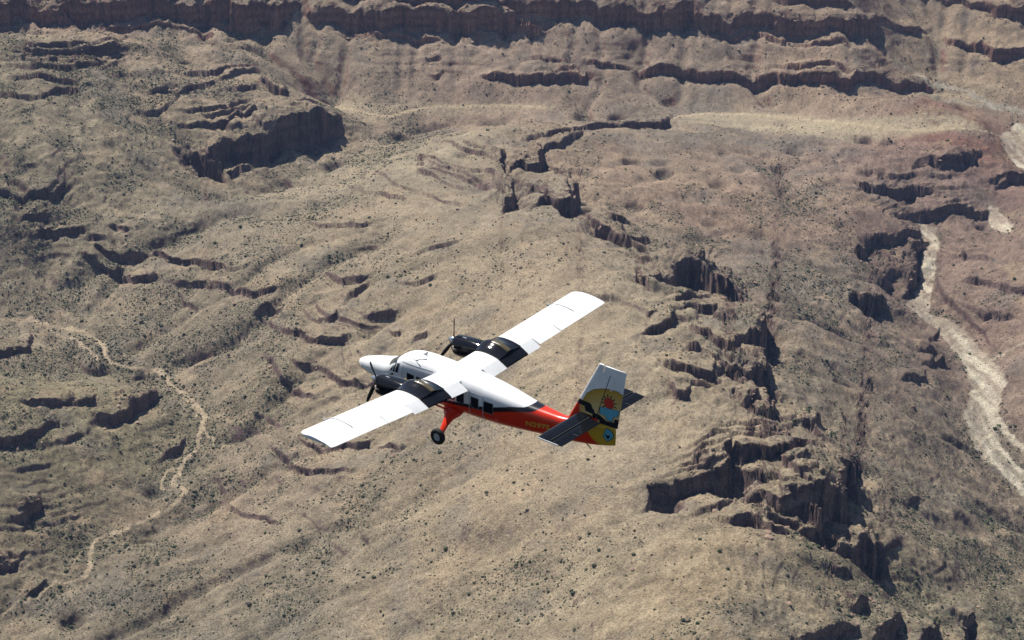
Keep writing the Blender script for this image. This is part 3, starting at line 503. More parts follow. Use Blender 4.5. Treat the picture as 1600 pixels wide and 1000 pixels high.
# area of every cell on the ground
ar = np.abs(np.gradient(VX, axis=0) * np.gradient(VY, axis=1) - np.gradient(VX, axis=1) * np.gradient(VY, axis=0))
RD = """200 95 2.6|215 125 3.2|250 165 3|285 205 2.6|120 290 2.2|60 330 2|130 480 1.6|520 215 2.6|540 195 2.4|600 200 1.6|1150 380 1.8|1180 440 2|1300 440 1.8|1330 600 1.8|1250 500 1.6|40 560 2|170 560 2.4|190 600 2|20 880 2.4|1520 960 2|-20 500 1.1|150 600 1.5|200 750 1.6|100 850 1.7|60 950 1.7|300 900 1.5|450 950 1.3|350 700 1.35|250 500 1.5|350 550 1.3|400 620 1.3|150 480 1.3|100 300 1.4|230 250 1.2|350 200 1.2|400 300 .6|500 350 .6|600 300 .22|700 250 .2|750 300 .2|650 400 .6|550 450 .9|500 550 1.0|700 480 .5|850 450 .35|950 520 .2|1000 620 .22|950 720 .25|800 700 .4|800 800 .35|700 750 .5|600 800 .7|620 700 .7|650 900 .6|900 800 .3|850 950 .8|700 930 .8|950 900 .7|1000 950 1.0|1100 850 .9|1150 950 1.3|1300 950 1.5|1250 800 .7|1150 720 .5|1200 600 .7|1000 480 .4
620 100 .35|800 90 .35|1000 90 .4|1200 90 .4|800 160 .6|1250 160 .5|1500 80 .4|1550 140 .6|1300 200 .4|1000 250 .8|1100 350 1.2|1250 350 1.1|1150 420 1.5|1300 500 1.4|1250 600 1.5|1400 600 1.2|1400 750 1.4|1500 850 1.4|1450 950 1.6|1550 950 1.5|1500 450 .7|1560 600 .6|1400 250 .5|1540 290 .4|560 210 1.4|530 250 1.4"""
rd = np.array([[float(q) for q in s.split()] for s in RD.replace('\n', '|').split('|')]); rx, ry, _ = on_base(rd[:, 0], rd[:, 1])
num = np.zeros(Xc.shape); den = np.zeros(Xc.shape)
for i in range(len(rd)):
    ww = 1 / (((Xc - rx[i]) ** 2 + (Yc - ry[i]) ** 2) + 1500) ** 1.7; num += ww * rd[i, 2]; den += ww
dens = bil(num / den, (wq[0] - X0) / (6 * CELL), (wq[1] - Y0) / (6 * CELL))
clump = np.clip(.12 + 1.4 * ss(-.25, .45, fbm(VX, VY, 48, 3, 2, .6)) + .5 * vn(VX, VY, 11, 1), .03, 2)
bank = np.clip(line_mask('creek', 16, VX, VY) + line_mask('river', 12, VX, VY, 1.0), 0, 1) * 1.6
dens = dens * clump * (1 + 2.2 * ss(.3, .85, fl_) + 1.6 * samp(GM, VX, VY)) * (1 - .93 * rock) + bank * (1.0 + .5 * vn(VX, VY, 14, 2)) * (1 - m_riv) * (1 - .5 * rock)
dens *= (1 - .9 * m_road) * (1 - .9 * m_crk) * (1 - .95 * m_riv) * (1 - .7 * sand)
dens *= ((PUv > -460) & (PUv < 2060) & (PVv > -40) & (PVv < 1180))
cover = np.clip(dens * .62 + .08, 0, 1.1).astype(np.float32)
# ------------------------------------------------------------------ material
def new_mat(name):
    m = bpy.data.materials.new(name); m.use_nodes = True; m.node_tree.nodes.clear(); t = m.node_tree
    o = t.nodes.new('ShaderNodeOutputMaterial'); b = t.nodes.new('ShaderNodeBsdfPrincipled'); t.links.new(b.outputs[0], o.inputs[0])
    return m, t, b
gm, t, b = new_mat('desert_ground')
b.inputs['Roughness'].default_value = 1; b.inputs['Specular IOR Level'].default_value = 0.05
at = t.nodes.new('ShaderNodeAttribute'); at.attribute_name = 'soil'
geo = t.nodes.new('ShaderNodeNewGeometry')
def noise(scale, det, rough=.6):
    q = t.nodes.new('ShaderNodeTexNoise'); q.inputs['Scale'].default_value = scale; q.inputs['Detail'].default_value = det; q.inputs['Roughness'].default_value = rough
    t.links.new(geo.outputs['Position'], q.inputs['Vector']); return q
n1 = noise(.55, 5, .75); n2 = noise(.17, 5, .7)
def mr(src, a, b_, c, d):
    q = t.nodes.new('ShaderNodeMapRange'); q.inputs[1].default_value = a; q.inputs[2].default_value = b_; q.inputs[3].default_value = c; q.inputs[4].default_value = d
    t.links.new(src, q.inputs[0]); return q.outputs[0]
mu = t.nodes.new('ShaderNodeMath'); mu.operation = 'MULTIPLY'
t.links.new(mr(n1.outputs[0], .37, .63, .58, 1.42), mu.inputs[0]); t.links.new(mr(n2.outputs[0], .3, .7, .84, 1.16), mu.inputs[1])
def spots(scale, r0, r1, colr, src, gain):
    # small flat plants and stones: random discs, more of them where the cover is denser
    vo = t.nodes.new('ShaderNodeTexVoronoi'); vo.inputs['Scale'].default_value = scale; t.links.new(geo.outputs['Position'], vo.inputs['Vector'])
    sp = t.nodes.new('ShaderNodeSeparateColor'); t.links.new(vo.outputs['Color'], sp.inputs[0])
    th = t.nodes.new('ShaderNodeMath'); th.operation = 'MULTIPLY'; t.links.new(sp.outputs[0], th.inputs[0]); t.links.new(gain, th.inputs[1])
    rr = mr(th.outputs[0], .12, .95, r0, r1)
    df = t.nodes.new('ShaderNodeMath'); df.operation = 'SUBTRACT'; t.links.new(rr, df.inputs[0]); t.links.new(vo.outputs['Distance'], df.inputs[1])
    f = mr(df.outputs[0], 0, .12, 0, .85); mx = t.nodes.new('ShaderNodeMix'); mx.data_type = 'RGBA'; t.links.new(f, mx.inputs[0]); t.links.new(src, mx.inputs[6]); mx.inputs[7].default_value = (*colr, 1); return mx.outputs[2]
c1 = spots(.40, .0, .58, (.070, .078, .052), at.outputs['Color'], at.outputs['Alpha'])
c2 = spots(.80, .0, .55, (.085, .080, .062), c1, at.outputs['Alpha'])
vm = t.nodes.new('ShaderNodeVectorMath'); vm.operation = 'SCALE'; t.links.new(c2, vm.inputs[0]); t.links.new(mu.outputs[0], vm.inputs['Scale'])
t.links.new(vm.outputs[0], b.inputs['Base Color'])
bp = t.nodes.new('ShaderNodeBump'); bp.inputs['Strength'].default_value = .9; bp.inputs['Distance'].default_value = 2.2
t.links.new(n1.outputs[0], bp.inputs['Height']); t.links.new(bp.outputs[0], b.inputs['Normal'])

# ------------------------------------------------------------------ build sheets: each piece of land is its own object, edges shared
ii, jj = np.meshgrid(np.arange(NC - 1), np.arange(NR - 1), indexing='ij')
v00 = ii * NR + jj; quads = np.stack([v00, v00 + NR, v00 + NR + 1, v00 + 1], -1).reshape(-1, 4)
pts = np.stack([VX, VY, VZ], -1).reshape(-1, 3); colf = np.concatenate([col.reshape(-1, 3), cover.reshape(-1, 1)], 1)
fm = lambda M: (M[:-1, :-1] + M[1:, :-1] + M[1:, 1:] + M[:-1, 1:]).reshape(-1) / 4
fr, fu, fc, fd = fm(m_riv), fm(m_up), fm(m_crk), fm(m_road)
qy = fm(VY); qx_ = fm(VX); qz = fm(VZ)
PU, PV = project(qx_, qy, qz)
kind = np.zeros(len(quads), np.int8)                       # 0 canyon_floor
wall_line = np.interp(PU, [-400, 180, 300, 460, 520, 700, 1000, 1400, 1470, 2400], [2700, 2700, 2680, 2640, 2700, 2740, 2745, 2745, 2745, 2745])
kind[qy > wall_line] = 1                                   # canyon_wall
kind[(fr > .5)] = 2; kind[(fu > .5)] = 2; kind[fc > .5] = 3; kind[fd > .5] = 4
def sheet(name, fsel, label):
    q = quads[fsel]; used, inv = np.unique(q, return_inverse=True); q = inv.reshape(-1, 4).astype(np.int32)
    me = bpy.data.meshes.new(name); me.vertices.add(len(used)); me.vertices.foreach_set('co', pts[used].astype(np.float32).ravel())
    me.loops.add(q.size); me.loops.foreach_set('vertex_index', q.ravel()); me.polygons.add(len(q)); me.polygons.foreach_set('loop_start', np.arange(0, q.size, 4, dtype=np.int32))
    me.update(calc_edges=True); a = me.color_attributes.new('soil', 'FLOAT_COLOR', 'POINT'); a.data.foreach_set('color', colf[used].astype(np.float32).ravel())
    me.materials.append(gm)
    o = bpy.data.objects.new(name, me); C.objects.link(o); o['kind'] = 'structure'; o['label'] = label; return o
sheet('ground', kind == 0, 'dry scrub covered canyon slopes and benches with broken rock ledges')
sheet('canyon_wall', kind == 1, 'banded reddish cliff wall with talus slopes along the far side of the valley')
sheet('dry_riverbed', kind == 2, 'pale braided gravel riverbed winding down the right side')
sheet('dry_creek_bed', kind == 3, 'narrow sandy wash winding down the left side')
sheet('dirt_road', kind == 4, 'pale straight dirt road across the far valley floor')
print('sheets', len(quads))
# ------------------------------------------------------------------ thin blue air over the canyon
me = bpy.data.meshes.new('haze'); hb_ = [(x, y, z) for x in (-25000, 25000) for y in (-400, 15000) for z in (-330, HC + 30)]
me.from_pydata(hb_, [], [(0, 1, 3, 2), (4, 6, 7, 5), (0, 4, 5, 1), (2, 3, 7, 6), (0, 2, 6, 4), (1, 5, 7, 3)]); hz = bpy.data.objects.new('haze', me); C.objects.link(hz); hz['kind'] = 'stuff'; hz['label'] = 'thin bluish haze filling the air over the canyon'
hm = bpy.data.materials.new('haze'); hm.use_nodes = True; hm.node_tree.nodes.clear(); t = hm.node_tree
ho = t.nodes.new('ShaderNodeOutputMaterial'); pv = t.nodes.new('ShaderNodeVolumePrincipled'); t.links.new(pv.outputs[0], ho.inputs['Volume'])
pv.inputs['Color'].default_value = (.36, .55, 1.0, 1); pv.inputs['Density'].default_value = HAZE; me.materials.append(hm)
# ------------------------------------------------------------------ desert scrub: each bush a small ragged dome sitting on the soil
def ico(sub):
    bm = bmesh.new(); bmesh.ops.create_icosphere(bm, subdivisions=sub, radius=1.0); bm.verts.ensure_lookup_table()
    V = np.array([v.co[:] for v in bm.verts]); F = np.array([[v.index for v in f.verts] for f in bm.faces]); bm.free(); return V, F
W = (dens * ar); W[-1, :] = 0; W[:, -1] = 0; W = W.ravel(); W /= W.sum()
NB = 138000
cw = np.cumsum(W); idx = np.searchsorted(cw, rng.random(NB) * cw[-1]); idx = np.clip(idx, 0, NC * NR - NR - 2)
a_, b_ = rng.random(NB), rng.random(NB); Pf = pts
bp_ = (Pf[idx] * (1 - a_)[:, None] + Pf[idx + NR] * a_[:, None]) * (1 - b_)[:, None] + (Pf[idx + 1] * (1 - a_)[:, None] + Pf[idx + NR + 1] * a_[:, None]) * b_[:, None]
bk = bank.ravel()[idx]; sz = np.exp(rng.normal(-.60, .45, NB)) * (1 + .35 * np.clip(bk, 0, 1)); sz = np.clip(sz, .35, 2.3)
bu, bv = project(bp_[:, 0], bp_[:, 1], bp_[:, 2])
g = rng.random(NB)[:, None]; dry = (rng.random(NB) < .35)[:, None]; reg = fbm(bp_[:, 0], bp_[:, 1], 120, 2, 0)[:, None]
bc = (1 - g) * np.array([[.045, .050, .030]]) + g * np.array([[.105, .110, .070]]); bc = np.where(dry, bc * np.array([[1.5, 1.22, 1.05]]) + .01, bc)
lush = (bk > .8) & (rng.random(NB) < .4); bc[lush] = np.array([.055, .085, .028]) * (1 + .5 * rng.random(lush.sum()))[:, None]
bc = bc * (1 + .35 * reg)
sm_, st_, sb_ = [new_mat(q) for q in ('scrub_leaves', 'x', 'x')][0]
bsh = sb_; bsh.inputs['Roughness'].default_value = .9; bsh.inputs['Specular IOR Level'].default_value = .1
aa = st_.nodes.new('ShaderNodeAttribute'); aa.attribute_name = 'leaf'; st_.links.new(aa.outputs['Color'], bsh.inputs['Base Color'])
# the 300 that show largest stand as plants of their own
show = (bu > 5) & (bu < 1595) & (bv > 5) & (bv < 995); app = np.where(show, sz / np.sqrt((bp_ ** 2)[:, 0] + bp_[:, 1] ** 2 + (HC - bp_[:, 2]) ** 2), 0)
inpl = ((bu - 470) * (bu - 1010) < 0) & ((bv - 450) * (bv - 705) < 0); app[inpl] = 0
order = np.argsort(-app); big = order[:300]; rest = np.ones(NB, bool); rest[big] = False
def scatter(name, sel, sub, nvar, seed, label, cat, mat, cols, zs=.75, rag=.30, sink=.15):
    r = np.random.default_rng(seed); V0, F0 = ico(sub); k = sel.size; var = r.integers(0, nvar, k); ang = r.random(k) * 6.283
    VV = np.stack([V0 * (1 + rag * (r.random((len(V0), 1)) - .5) * 2) for _ in range(nvar)])
    P = VV[var]; c, s_ = np.cos(ang)[:, None], np.sin(ang)[:, None]
    X = P[:, :, 0] * c - P[:, :, 1] * s_; Y = P[:, :, 0] * s_ + P[:, :, 1] * c; Z = P[:, :, 2] * zs + zs * (1 - 2 * sink) * .55
    sx = (.85 + .3 * r.random(k))[:, None]; S_ = sz_of[name][sel][:, None]
    pos = pos_of[name][sel]
    out = np.stack([X * S_ * sx + pos[:, 0:1], Y * S_ / sx + pos[:, 1:2], Z * S_ + pos[:, 2:3]], -1).reshape(-1, 3).astype(np.float32)
    FF = (F0[None] + (np.arange(k) * len(V0))[:, None, None]).reshape(-1, 3).astype(np.int32)
    me = bpy.data.meshes.new(name); me.vertices.add(len(out)); me.vertices.foreach_set('co', out.ravel()); me.loops.add(FF.size); me.loops.foreach_set('vertex_index', FF.ravel())
    me.polygons.add(len(FF)); me.polygons.foreach_set('loop_start', np.arange(0, FF.size, 3, dtype=np.int32)); me.update(calc_edges=True)
    cc = np.repeat(cols[sel], len(V0), 0) * (1 + .25 * (r.random((len(out), 1)) - .5)); a = me.color_attributes.new('leaf', 'FLOAT_COLOR', 'POINT'); a.data.foreach_set('color', np.c_[cc, np.ones(len(cc))].astype(np.float32).ravel())
    me.materials.append(mat); o = bpy.data.objects.new(name, me); C.objects.link(o); o['kind'] = 'stuff'; o['label'] = label; o['category'] = cat; return o
sz_of = {'scrub': sz, 'small_scrub': sz}; pos_of = {'scrub': bp_, 'small_scrub': bp_}
rs = np.flatnonzero(rest); near = rs[(app[rs] > np.quantile(app[rs], .78))]; farr = np.setdiff1d(rs, near)
scatter('scrub', near, 1, 8, 5, 'grey green desert scrub scattered over the near slopes and wash banks', 'scrub', sm_, bc)
sz_of['small_scrub'] = sz; 
def octa_ico(sub): 
    V = np.array([(math.cos(q * math.pi / 3), math.sin(q * math.pi / 3), -.1 + .35 * (q % 2)) for q in range(6)] + [(0, 0, 1.0)]); F = [(q, (q + 1) % 6, 6) for q in range(6)]
    return V, np.array(F)
ico_full = ico; ico = octa_ico
scatter('small_scrub', farr, 0, 8, 6, 'dense low desert scrub speckling the canyon slopes', 'scrub', sm_, bc)
ico = ico_full
# rubble below and on the ledges
wr = (VC.ravel() > 0) * 1.0; cl_b = gauss(VC.astype(np.float64), 5.0); Wb = (np.clip(cl_b, 0, .6) + .05 * TERM.mean()) * (1 - .6 * rock) * ar * ((PUv > -60) & (PUv < 1660) & (PVv > -20) & (PVv < 1040)); Wb[-1] = 0; Wb[:, -1] = 0
NK = 9000; cw = np.cumsum(Wb.ravel()); idk = np.clip(np.searchsorted(cw, rng.random(NK) * cw[-1]), 0, NC * NR - NR - 2)
sz_of['boulders'] = np.clip(np.exp(rng.normal(-.25, .5, NK)), .3, 3.2); pos_of['boulders'] = pts[idk]
rk_c = np.array([[.25, .17, .12]]) * (1 + .4 * (rng.random((NK, 1)) - .5)); rk_m, rt_, rb_ = new_mat('boulder_rock'); rb_.inputs['Roughness'].default_value = 1; aa = rt_.nodes.new('ShaderNodeAttribute'); aa.attribute_name = 'leaf'; rt_.links.new(aa.outputs['Color'], rb_.inputs['Base Color'])
ico = octa_ico
scatter('boulders', np.arange(NK), 0, 8, 8, 'fallen brown boulders and rubble below the broken ledges', 'boulders', rk_m, rk_c, .7, .35)
ico = ico_full
# individual bushes
protos = []
for k in range(6):
    V0, F0 = ico(2); r = np.random.default_rng(40 + k); n3 = vn(V0[:, 0] * 3 + k * 7, V0[:, 1] * 3 + V0[:, 2] * 2.1, 1.0, k & 3); q = V0 * (1 + .22 * n3[:, None] + .18 * (r.random((len(V0), 1)) - .5))
    q[:, 2] = q[:, 2] * .8 + .35; me = bpy.data.meshes.new('desert_bush'); me.from_pydata([tuple(map(float, p)) for p in q], [], [tuple(map(int, f)) for f in F0])
    tone = [(.05, .058, .032), (.075, .082, .05), (.06, .07, .03), (.09, .08, .055), (.045, .06, .028), (.07, .072, .045)][k]
    cc = np.tile(np.array(tone), (len(q), 1)) * (1 + .5 * (r.random((len(q), 1)) - .5)); a = me.color_attributes.new('leaf', 'FLOAT_COLOR', 'POINT'); a.data.foreach_set('color', np.c_[cc, np.ones(len(cc))].astype(np.float32).ravel()); me.materials.append(sm_); protos.append(me)
def zone(u, v, b_):
    if u < 420 and b_ > .25: return 'dark green bush beside the narrow sandy wash on the left', 'bushes along the sandy wash'
    if u > 1380 and b_ > .25: return 'green bush on the bank of the pale braided riverbed', 'bushes along the braided riverbed'
    if u < 240: return 'olive bush on the stony hills left of the narrow sandy wash', 'bushes on the stony left hills'
    if u < 760: return 'olive bush on the broad slope between the sandy wash and the aircraft', 'bushes on the broad central slope'
    if u < 1330: return 'bush on the rounded rocky hill at the bottom right of centre', 'bushes on the rounded bottom hill'
    return 'bush on the greyish slope below the dark cliff towers, lower right', 'bushes on the lower right slope'
for n_, i in enumerate(big):
    o = bpy.data.objects.new('desert_bush', protos[n_ % 6]); C.objects.link(o); o.location = tuple(bp_[i] - np.array([0, 0, .1])); s_ = float(sz[i]); o.scale = (s_, s_ * (.85 + .3 * float(g[i, 0])), s_ * .9); o.rotation_euler = (0, 0, float(a_[i]) * 6.28)
    lb, gr = zone(bu[i], bv[i], bk[i]); o['label'] = lb; o['group'] = gr; o['category'] = 'bush'
# ------------------------------------------------------------------ the aircraft
POSE_T = (-7.110, 86.583, HC - 41.326); POSE_R = (140.482, -0.819, -0.396)      # nose to the left, slightly towards the far side
def rot(a, b, c): return Matrix.Rotation(math.radians(a), 4, 'Z') @ Matrix.Rotation(math.radians(b), 4, 'Y') @ Matrix.Rotation(math.radians(c), 4, 'X')
plane = bpy.data.objects.new('propeller_aircraft', None); C.objects.link(plane)
plane.matrix_world = Matrix.Translation(POSE_T) @ rot(*POSE_R)
plane['label'] = 'white, black and red twin-propeller aircraft with a red sun emblem on its tail'
plane['category'] = 'aircraft'

def paint_mat(name, base=None, rough=.28, coat=.15, metal=0., spec=.4):
    m, t, b = new_mat(name)
    b.inputs['Roughness'].default_value = rough; b.inputs['Metallic'].default_value = metal; b.inputs['Coat Weight'].default_value = coat; b.inputs['Coat Roughness'].default_value = .05; b.inputs['Specular IOR Level'].default_value = spec
    if base is None:
        a = t.nodes.new('ShaderNodeAttribute'); a.attribute_name = 'paint'; src = a.outputs['Color']
    else:
        a = t.nodes.new('ShaderNodeRGB'); a.outputs[0].default_value = (*base, 1); src = a.outputs[0]
    # faint grime and panel-to-panel variation, in the aircraft's own coordinates
    tc = t.nodes.new('ShaderNodeTexCoord'); q = t.nodes.new('ShaderNodeTexNoise'); q.inputs['Scale'].default_value = 1.7; q.inputs['Detail'].default_value = 5
    t.links.new(tc.outputs['Object'], q.inputs['Vector'])
    r = t.nodes.new('ShaderNodeMapRange'); r.inputs[1].default_value = .3; r.inputs[2].default_value = .75; r.inputs[3].default_value = 1.0; r.inputs[4].default_value = .88; t.links.new(q.outputs[0], r.inputs[0])
    v = t.nodes.new('ShaderNodeVectorMath'); v.operation = 'SCALE'; t.links.new(src, v.inputs[0]); t.links.new(r.outputs[0], v.inputs['Scale']); t.links.new(v.outputs[0], b.inputs['Base Color'])
    return m
WHITE, BLACK, RED, YEL, GOLD = (.86, .86, .85), (.012, .013, .018), (.72, .035, .010), (.60, .37, .03), (.62, .38, .05)
M_PAINT = paint_mat('aircraft_paint'); M_WHITE = paint_mat('white_paint', WHITE); M_BLACK = paint_mat('black_paint', BLACK, .07, .0, 0., .28)
M_RED = paint_mat('red_paint', RED); M_METAL = paint_mat('bare_metal', (.55, .56, .58), .28, 0, 1.); M_RUBBER = paint_mat('tyre_rubber', (.018, .018, .019), .8, 0)
M_GLASS = paint_mat('tinted_window', (.012, .012, .014), .06, .5); M_DARK = paint_mat('dark_seam', (.03, .03, .033), .6, 0); M_GOLD = paint_mat('gold_lettering', GOLD, .35, .3)
M_TAN = paint_mat('reflection_tan', (.10, .075, .03), .35, .3); M_GREY = paint_mat('grey_trim', (.42, .43, .45), .4, .2); M_BLADE = paint_mat('propeller_blade', (.02, .02, .021), .6, .0); M_TIP = paint_mat('yellow_blade_tip', (.5, .36, .04), .4, .1)  # M_TAN: brown of a ground reflection, given as a fixed colour
M_PALE = paint_mat('pale_grey_paint', (.66, .67, .68), .4, .1); M_FRAME = paint_mat('window_frame_grey', (.16, .16, .17), .4, .1); M_EXH = paint_mat('heat_stained_metal', (.12, .11, .10), .5, 0, .7); M_CHAR = paint_mat('dark_tail_paint', (.006, .007, .010), .16, .0, 0., .12)

def obj(name, V, F, mat, parent, smooth=True, colors=None, label=None, auto=None):
    me = bpy.data.meshes.new(name); me.from_pydata([tuple(map(float, v)) for v in V], [], [tuple(int(i) for i in f) for f in F]); me.validate()
    bm = bmesh.new(); bm.from_mesh(me); bmesh.ops.recalc_face_normals(bm, faces=bm.faces); 
    if auto: 
        for e in bm.edges:
            if len(e.link_faces) == 2 and e.calc_face_angle() > math.radians(auto): e.smooth = False
    bm.to_mesh(me); bm.free()
    for p in me.polygons: p.use_smooth = smooth
    if colors is not None:
        a = me.color_attributes.new('paint', 'FLOAT_COLOR', 'POINT'); a.data.foreach_set('color', np.c_[np.asarray(colors, np.float32), np.ones(len(colors), np.float32)].ravel())
    me.materials.append(mat); o = bpy.data.objects.new(name, me); C.objects.link(o); o.parent = parent
    if label: o['label'] = label
    return o
def loft(rings, caps=True):      # rings of equal size -> verts, faces
    n_ = len(rings[0]); V = [p for r in rings for p in r]; F = []
    for i in range(len(rings) - 1):
        for k in range(n_):
            a, b_ = i * n_ + k, i * n_ + (k + 1) % n_; F.append((a, b_, b_ + n_, a + n_))
    if caps: F += [tuple(range(n_))[::-1], tuple(range((len(rings) - 1) * n_, len(rings) * n_))]
    return V, F
def box(cx, cy, cz, sx, sy, sz):
    V = [(cx + i * sx / 2, cy + j * sy / 2, cz + k * sz / 2) for i in (-1, 1) for j in (-1, 1) for k in (-1, 1)]
    return V, [(0, 1, 3, 2), (4, 6, 7, 5), (0, 4, 5, 1), (2, 3, 7, 6), (0, 2, 6, 4), (1, 5, 7, 3)]
def tube(path, rad, n_=10, flat=1.0):
    P = [Vector(p) for p in path]; rad = rad if isinstance(rad, (list, tuple)) else [rad] * len(P); R_ = []
    for i, p in enumerate(P):
        d = (P[min(i + 1, len(P) - 1)] - P[max(i - 1, 0)]).normalized(); a = d.orthogonal().normalized()
        if abs(d.x) < .9: a = (Vector((1, 0, 0)) - d * d.x).normalized()
        b_ = d.cross(a); R_.append([tuple(p + (a * math.cos(t) + b_ * math.sin(t) * flat) * rad[i]) for t in [2 * math.pi * k / n_ for k in range(n_)]])
    return loft(R_)

# fuselage outline: station x, bottom, top, half width
FS = np.array([(.68, -.62, -.50, .05), (.62, -.74, -.42, .15), (.50, -.82, -.33, .24), (.25, -.90, -.20, .36), (-.19, -.96, -.05, .48), (-.6, -.98, .06, .56), (-1.2, -1.0, .20, .66), (-1.72, -1.0, .33, .75),
               (-2.0, -1.0, .50, .79), (-2.35, -.99, .78, .83), (-2.75, -.98, .98, .85), (-3.2, -.97, 1.10, .86), (-3.8, -.95, 1.16, .87), (-4.6, -.93, 1.18, .87), (-6.0, -.90, 1.18, .87), (-7.3, -.82, 1.14, .87), (-8.2, -.77, 1.07, .85),
               (-9.2, -.70, .96, .77), (-10.3, -.60, .84, .62), (-11.2, -.50, .78, .50), (-12.2, -.39, .74, .38), (-13.2, -.28, .86, .26), (-14.2, -.08, 1.11, .15), (-14.9, .12, 1.125, .08), (-15.28, .26, 1.125, .035)])
def fus(x):
    x = np.asarray(x, float); xs = -FS[:, 0]; return np.stack([np.interp(-x, xs, FS[:, k]) for k in (1, 2, 3)], -1)
# smooth the stations
XS = np.r_[np.linspace(.68, -2.8, 150), np.linspace(-2.82, -15.28, 460)]
raw = fus(XS)
def smooth1(a, xs, s):
    o = a.copy()
    for i, x in enumerate(xs):
        w_ = np.exp(-.5 * ((xs - x) / s) ** 2); o[i] = (a * w_[:, None]).sum(0) / w_.sum()
    return o
sm = smooth1(raw, XS, .16); k_ = ss(0.35, -.3, XS)[:, None] * ss(-15.28, -14.8, XS)[:, None]; FSM = raw * (1 - k_) + sm * k_
def fus_s(x): return np.stack([np.interp(-np.asarray(x, float), -XS, FSM[:, k]) for k in range(3)], -1)
def sup(t, e):                   # rounded-box section
    c, s_ = math.cos(t), math.sin(t); return math.copysign(abs(c) ** e, c), math.copysign(abs(s_) ** e, s_)
def expo(x): return float(np.interp(-x, [-.7, .6, 2.2, 9, 12, 15], [1.0, .85, .62, .62, .75, .85]))
NF = 160; tt_ = [2 * math.pi * k / NF for k in range(NF)]; rings = []
for x, (zb, zt, hw) in zip(XS, FSM):
    e = expo(x); P_ = np.array([(hw * sup(t, e)[0], (zb + zt) / 2 + (zt - zb) / 2 * sup(t, e)[1]) for t in np.linspace(0, 2 * math.pi, 481)])
    L_ = np.r_[0, np.cumsum(np.hypot(*np.diff(P_, axis=0).T))]; q = np.linspace(0, L_[-1], NF + 1)[:-1]     # even spacing round the skin
    rings.append([(x, a, b_) for a, b_ in zip(np.interp(q, L_, P_[:, 0]), np.interp(q, L_, P_[:, 1]))])
def side_y(x, z, off=.004):      # half width of the skin at height z
    zb, zt, hw = fus_s(x); e = expo(float(x)); q = min(1, abs((z - (zb + zt) / 2) / ((zt - zb) / 2)))
    return float(hw) * max(0, 1 - q ** (2 / e)) ** (e / 2) + off
V, F = loft(rings); A_ = np.array(V)
zw = np.interp(-A_[:, 0], [-.7, .5, 3, 5.0, 5.5, 7.0, 8.0, 8.76, 9.7, 10.35, 10.95], [-.60, -.80, -.70, -.50, -.32, -.05, .12, .32, .60, .72, 1.05])
zk = np.interp(-A_[:, 0], [-.7, .5, 3, 5.0, 5.5, 7.0, 8.0, 8.76, 9.7, 10.8, 11.5], [-.60, -.80, -.73, -.58, -.48, -.23, -.07, .07, .36, .62, 1.05])
pc = np.tile(np.array(RED), (len(A_), 1)); pc[A_[:, 2] > zk] = BLACK; pc[A_[:, 2] > zw] = WHITE
pc[(A_[:, 0] < -10.95) & (A_[:, 2] > zk) ] = BLACK; pc[A_[:, 0] < -11.5] = RED
ye = (A_[:, 0] + 15.1) ** 2 + (A_[:, 2] - 1.45) ** 2; pc[(ye < 1.55 ** 2) & (A_[:, 0] < -13)] = YEL
fuselage = obj('fuselage', V, F, M_PAINT, plane, colors=pc, auto=40)

# flat pieces laid on the port / starboard skin
def skin_patch(name, poly, mat, sy=1, off=.006, nseg=6, parent=None):
    xs_ = [p[0] for p in poly]; V = []; 
    # grid over a four-cornered patch (tl, tr, br, bl)
    for i in range(nseg + 1):
        for j in range(nseg + 1):
            a, b_ = i / nseg, j / nseg
            x = (poly[0][0] * (1 - a) + poly[1][0] * a) * (1 - b_) + (poly[3][0] * (1 - a) + poly[2][0] * a) * b_
            z = (poly[0][1] * (1 - a) + poly[1][1] * a) * (1 - b_) + (poly[3][1] * (1 - a) + poly[2][1] * a) * b_
            V.append((x, sy * side_y(x, z, off), z))
    F = [(i * (nseg + 1) + j, (i + 1) * (nseg + 1) + j, (i + 1) * (nseg + 1) + j + 1, i * (nseg + 1) + j + 1) for i in range(nseg) for j in range(nseg)]
    n0 = len(V); V += [(x, y - sy * .02, z) for x, y, z in V]; F += [tuple(q + n0 for q in f)[::-1] for f in F]
    m_ = nseg + 1; loop = [i * m_ for i in range(m_)] + [nseg * m_ + j for j in range(1, m_)] + [i * m_ + nseg for i in range(nseg - 1, -1, -1)] + [j for j in range(nseg - 1, 0, -1)]
    for a in range(len(loop)):
        p, q = loop[a], loop[(a + 1) % len(loop)]; F.append((p, q, q + n0, p + n0))
    return obj(name, V, F, mat, parent or plane, smooth=False)
def skin_line(name, pts, wd, mat, sy=1, off=.012, parent=None):
    V = []; F = []
    for (x0, z0), (x1, z1) in zip(pts[:-1], pts[1:]):
        L_ = math.hypot(x1 - x0, z1 - z0); nx_, nz_ = -(z1 - z0) / L_ * wd / 2, (x1 - x0) / L_ * wd / 2; k = max(1, int(L_ / .12))
        for i in range(k):
            a, b_ = i / k, (i + 1) / k; q = []
            for t, s_ in ((a, 1), (b_, 1), (b_, -1), (a, -1)):
                x = x0 + (x1 - x0) * t + nx_ * s_; z = z0 + (z1 - z0) * t + nz_ * s_; q.append((x, z))
            n0 = len(V)
            for o_ in (off, -.01): V += [(x, sy * side_y(x, z, o_), z) for x, z in q]
            F += [(n0, n0 + 1, n0 + 2, n0 + 3), (n0 + 7, n0 + 6, n0 + 5, n0 + 4)] + [(n0 + a_, n0 + (a_ + 1) % 4, n0 + 4 + (a_ + 1) % 4, n0 + 4 + a_) for a_ in range(4)]
    return obj(name, V, F, mat, parent or plane, smooth=False)
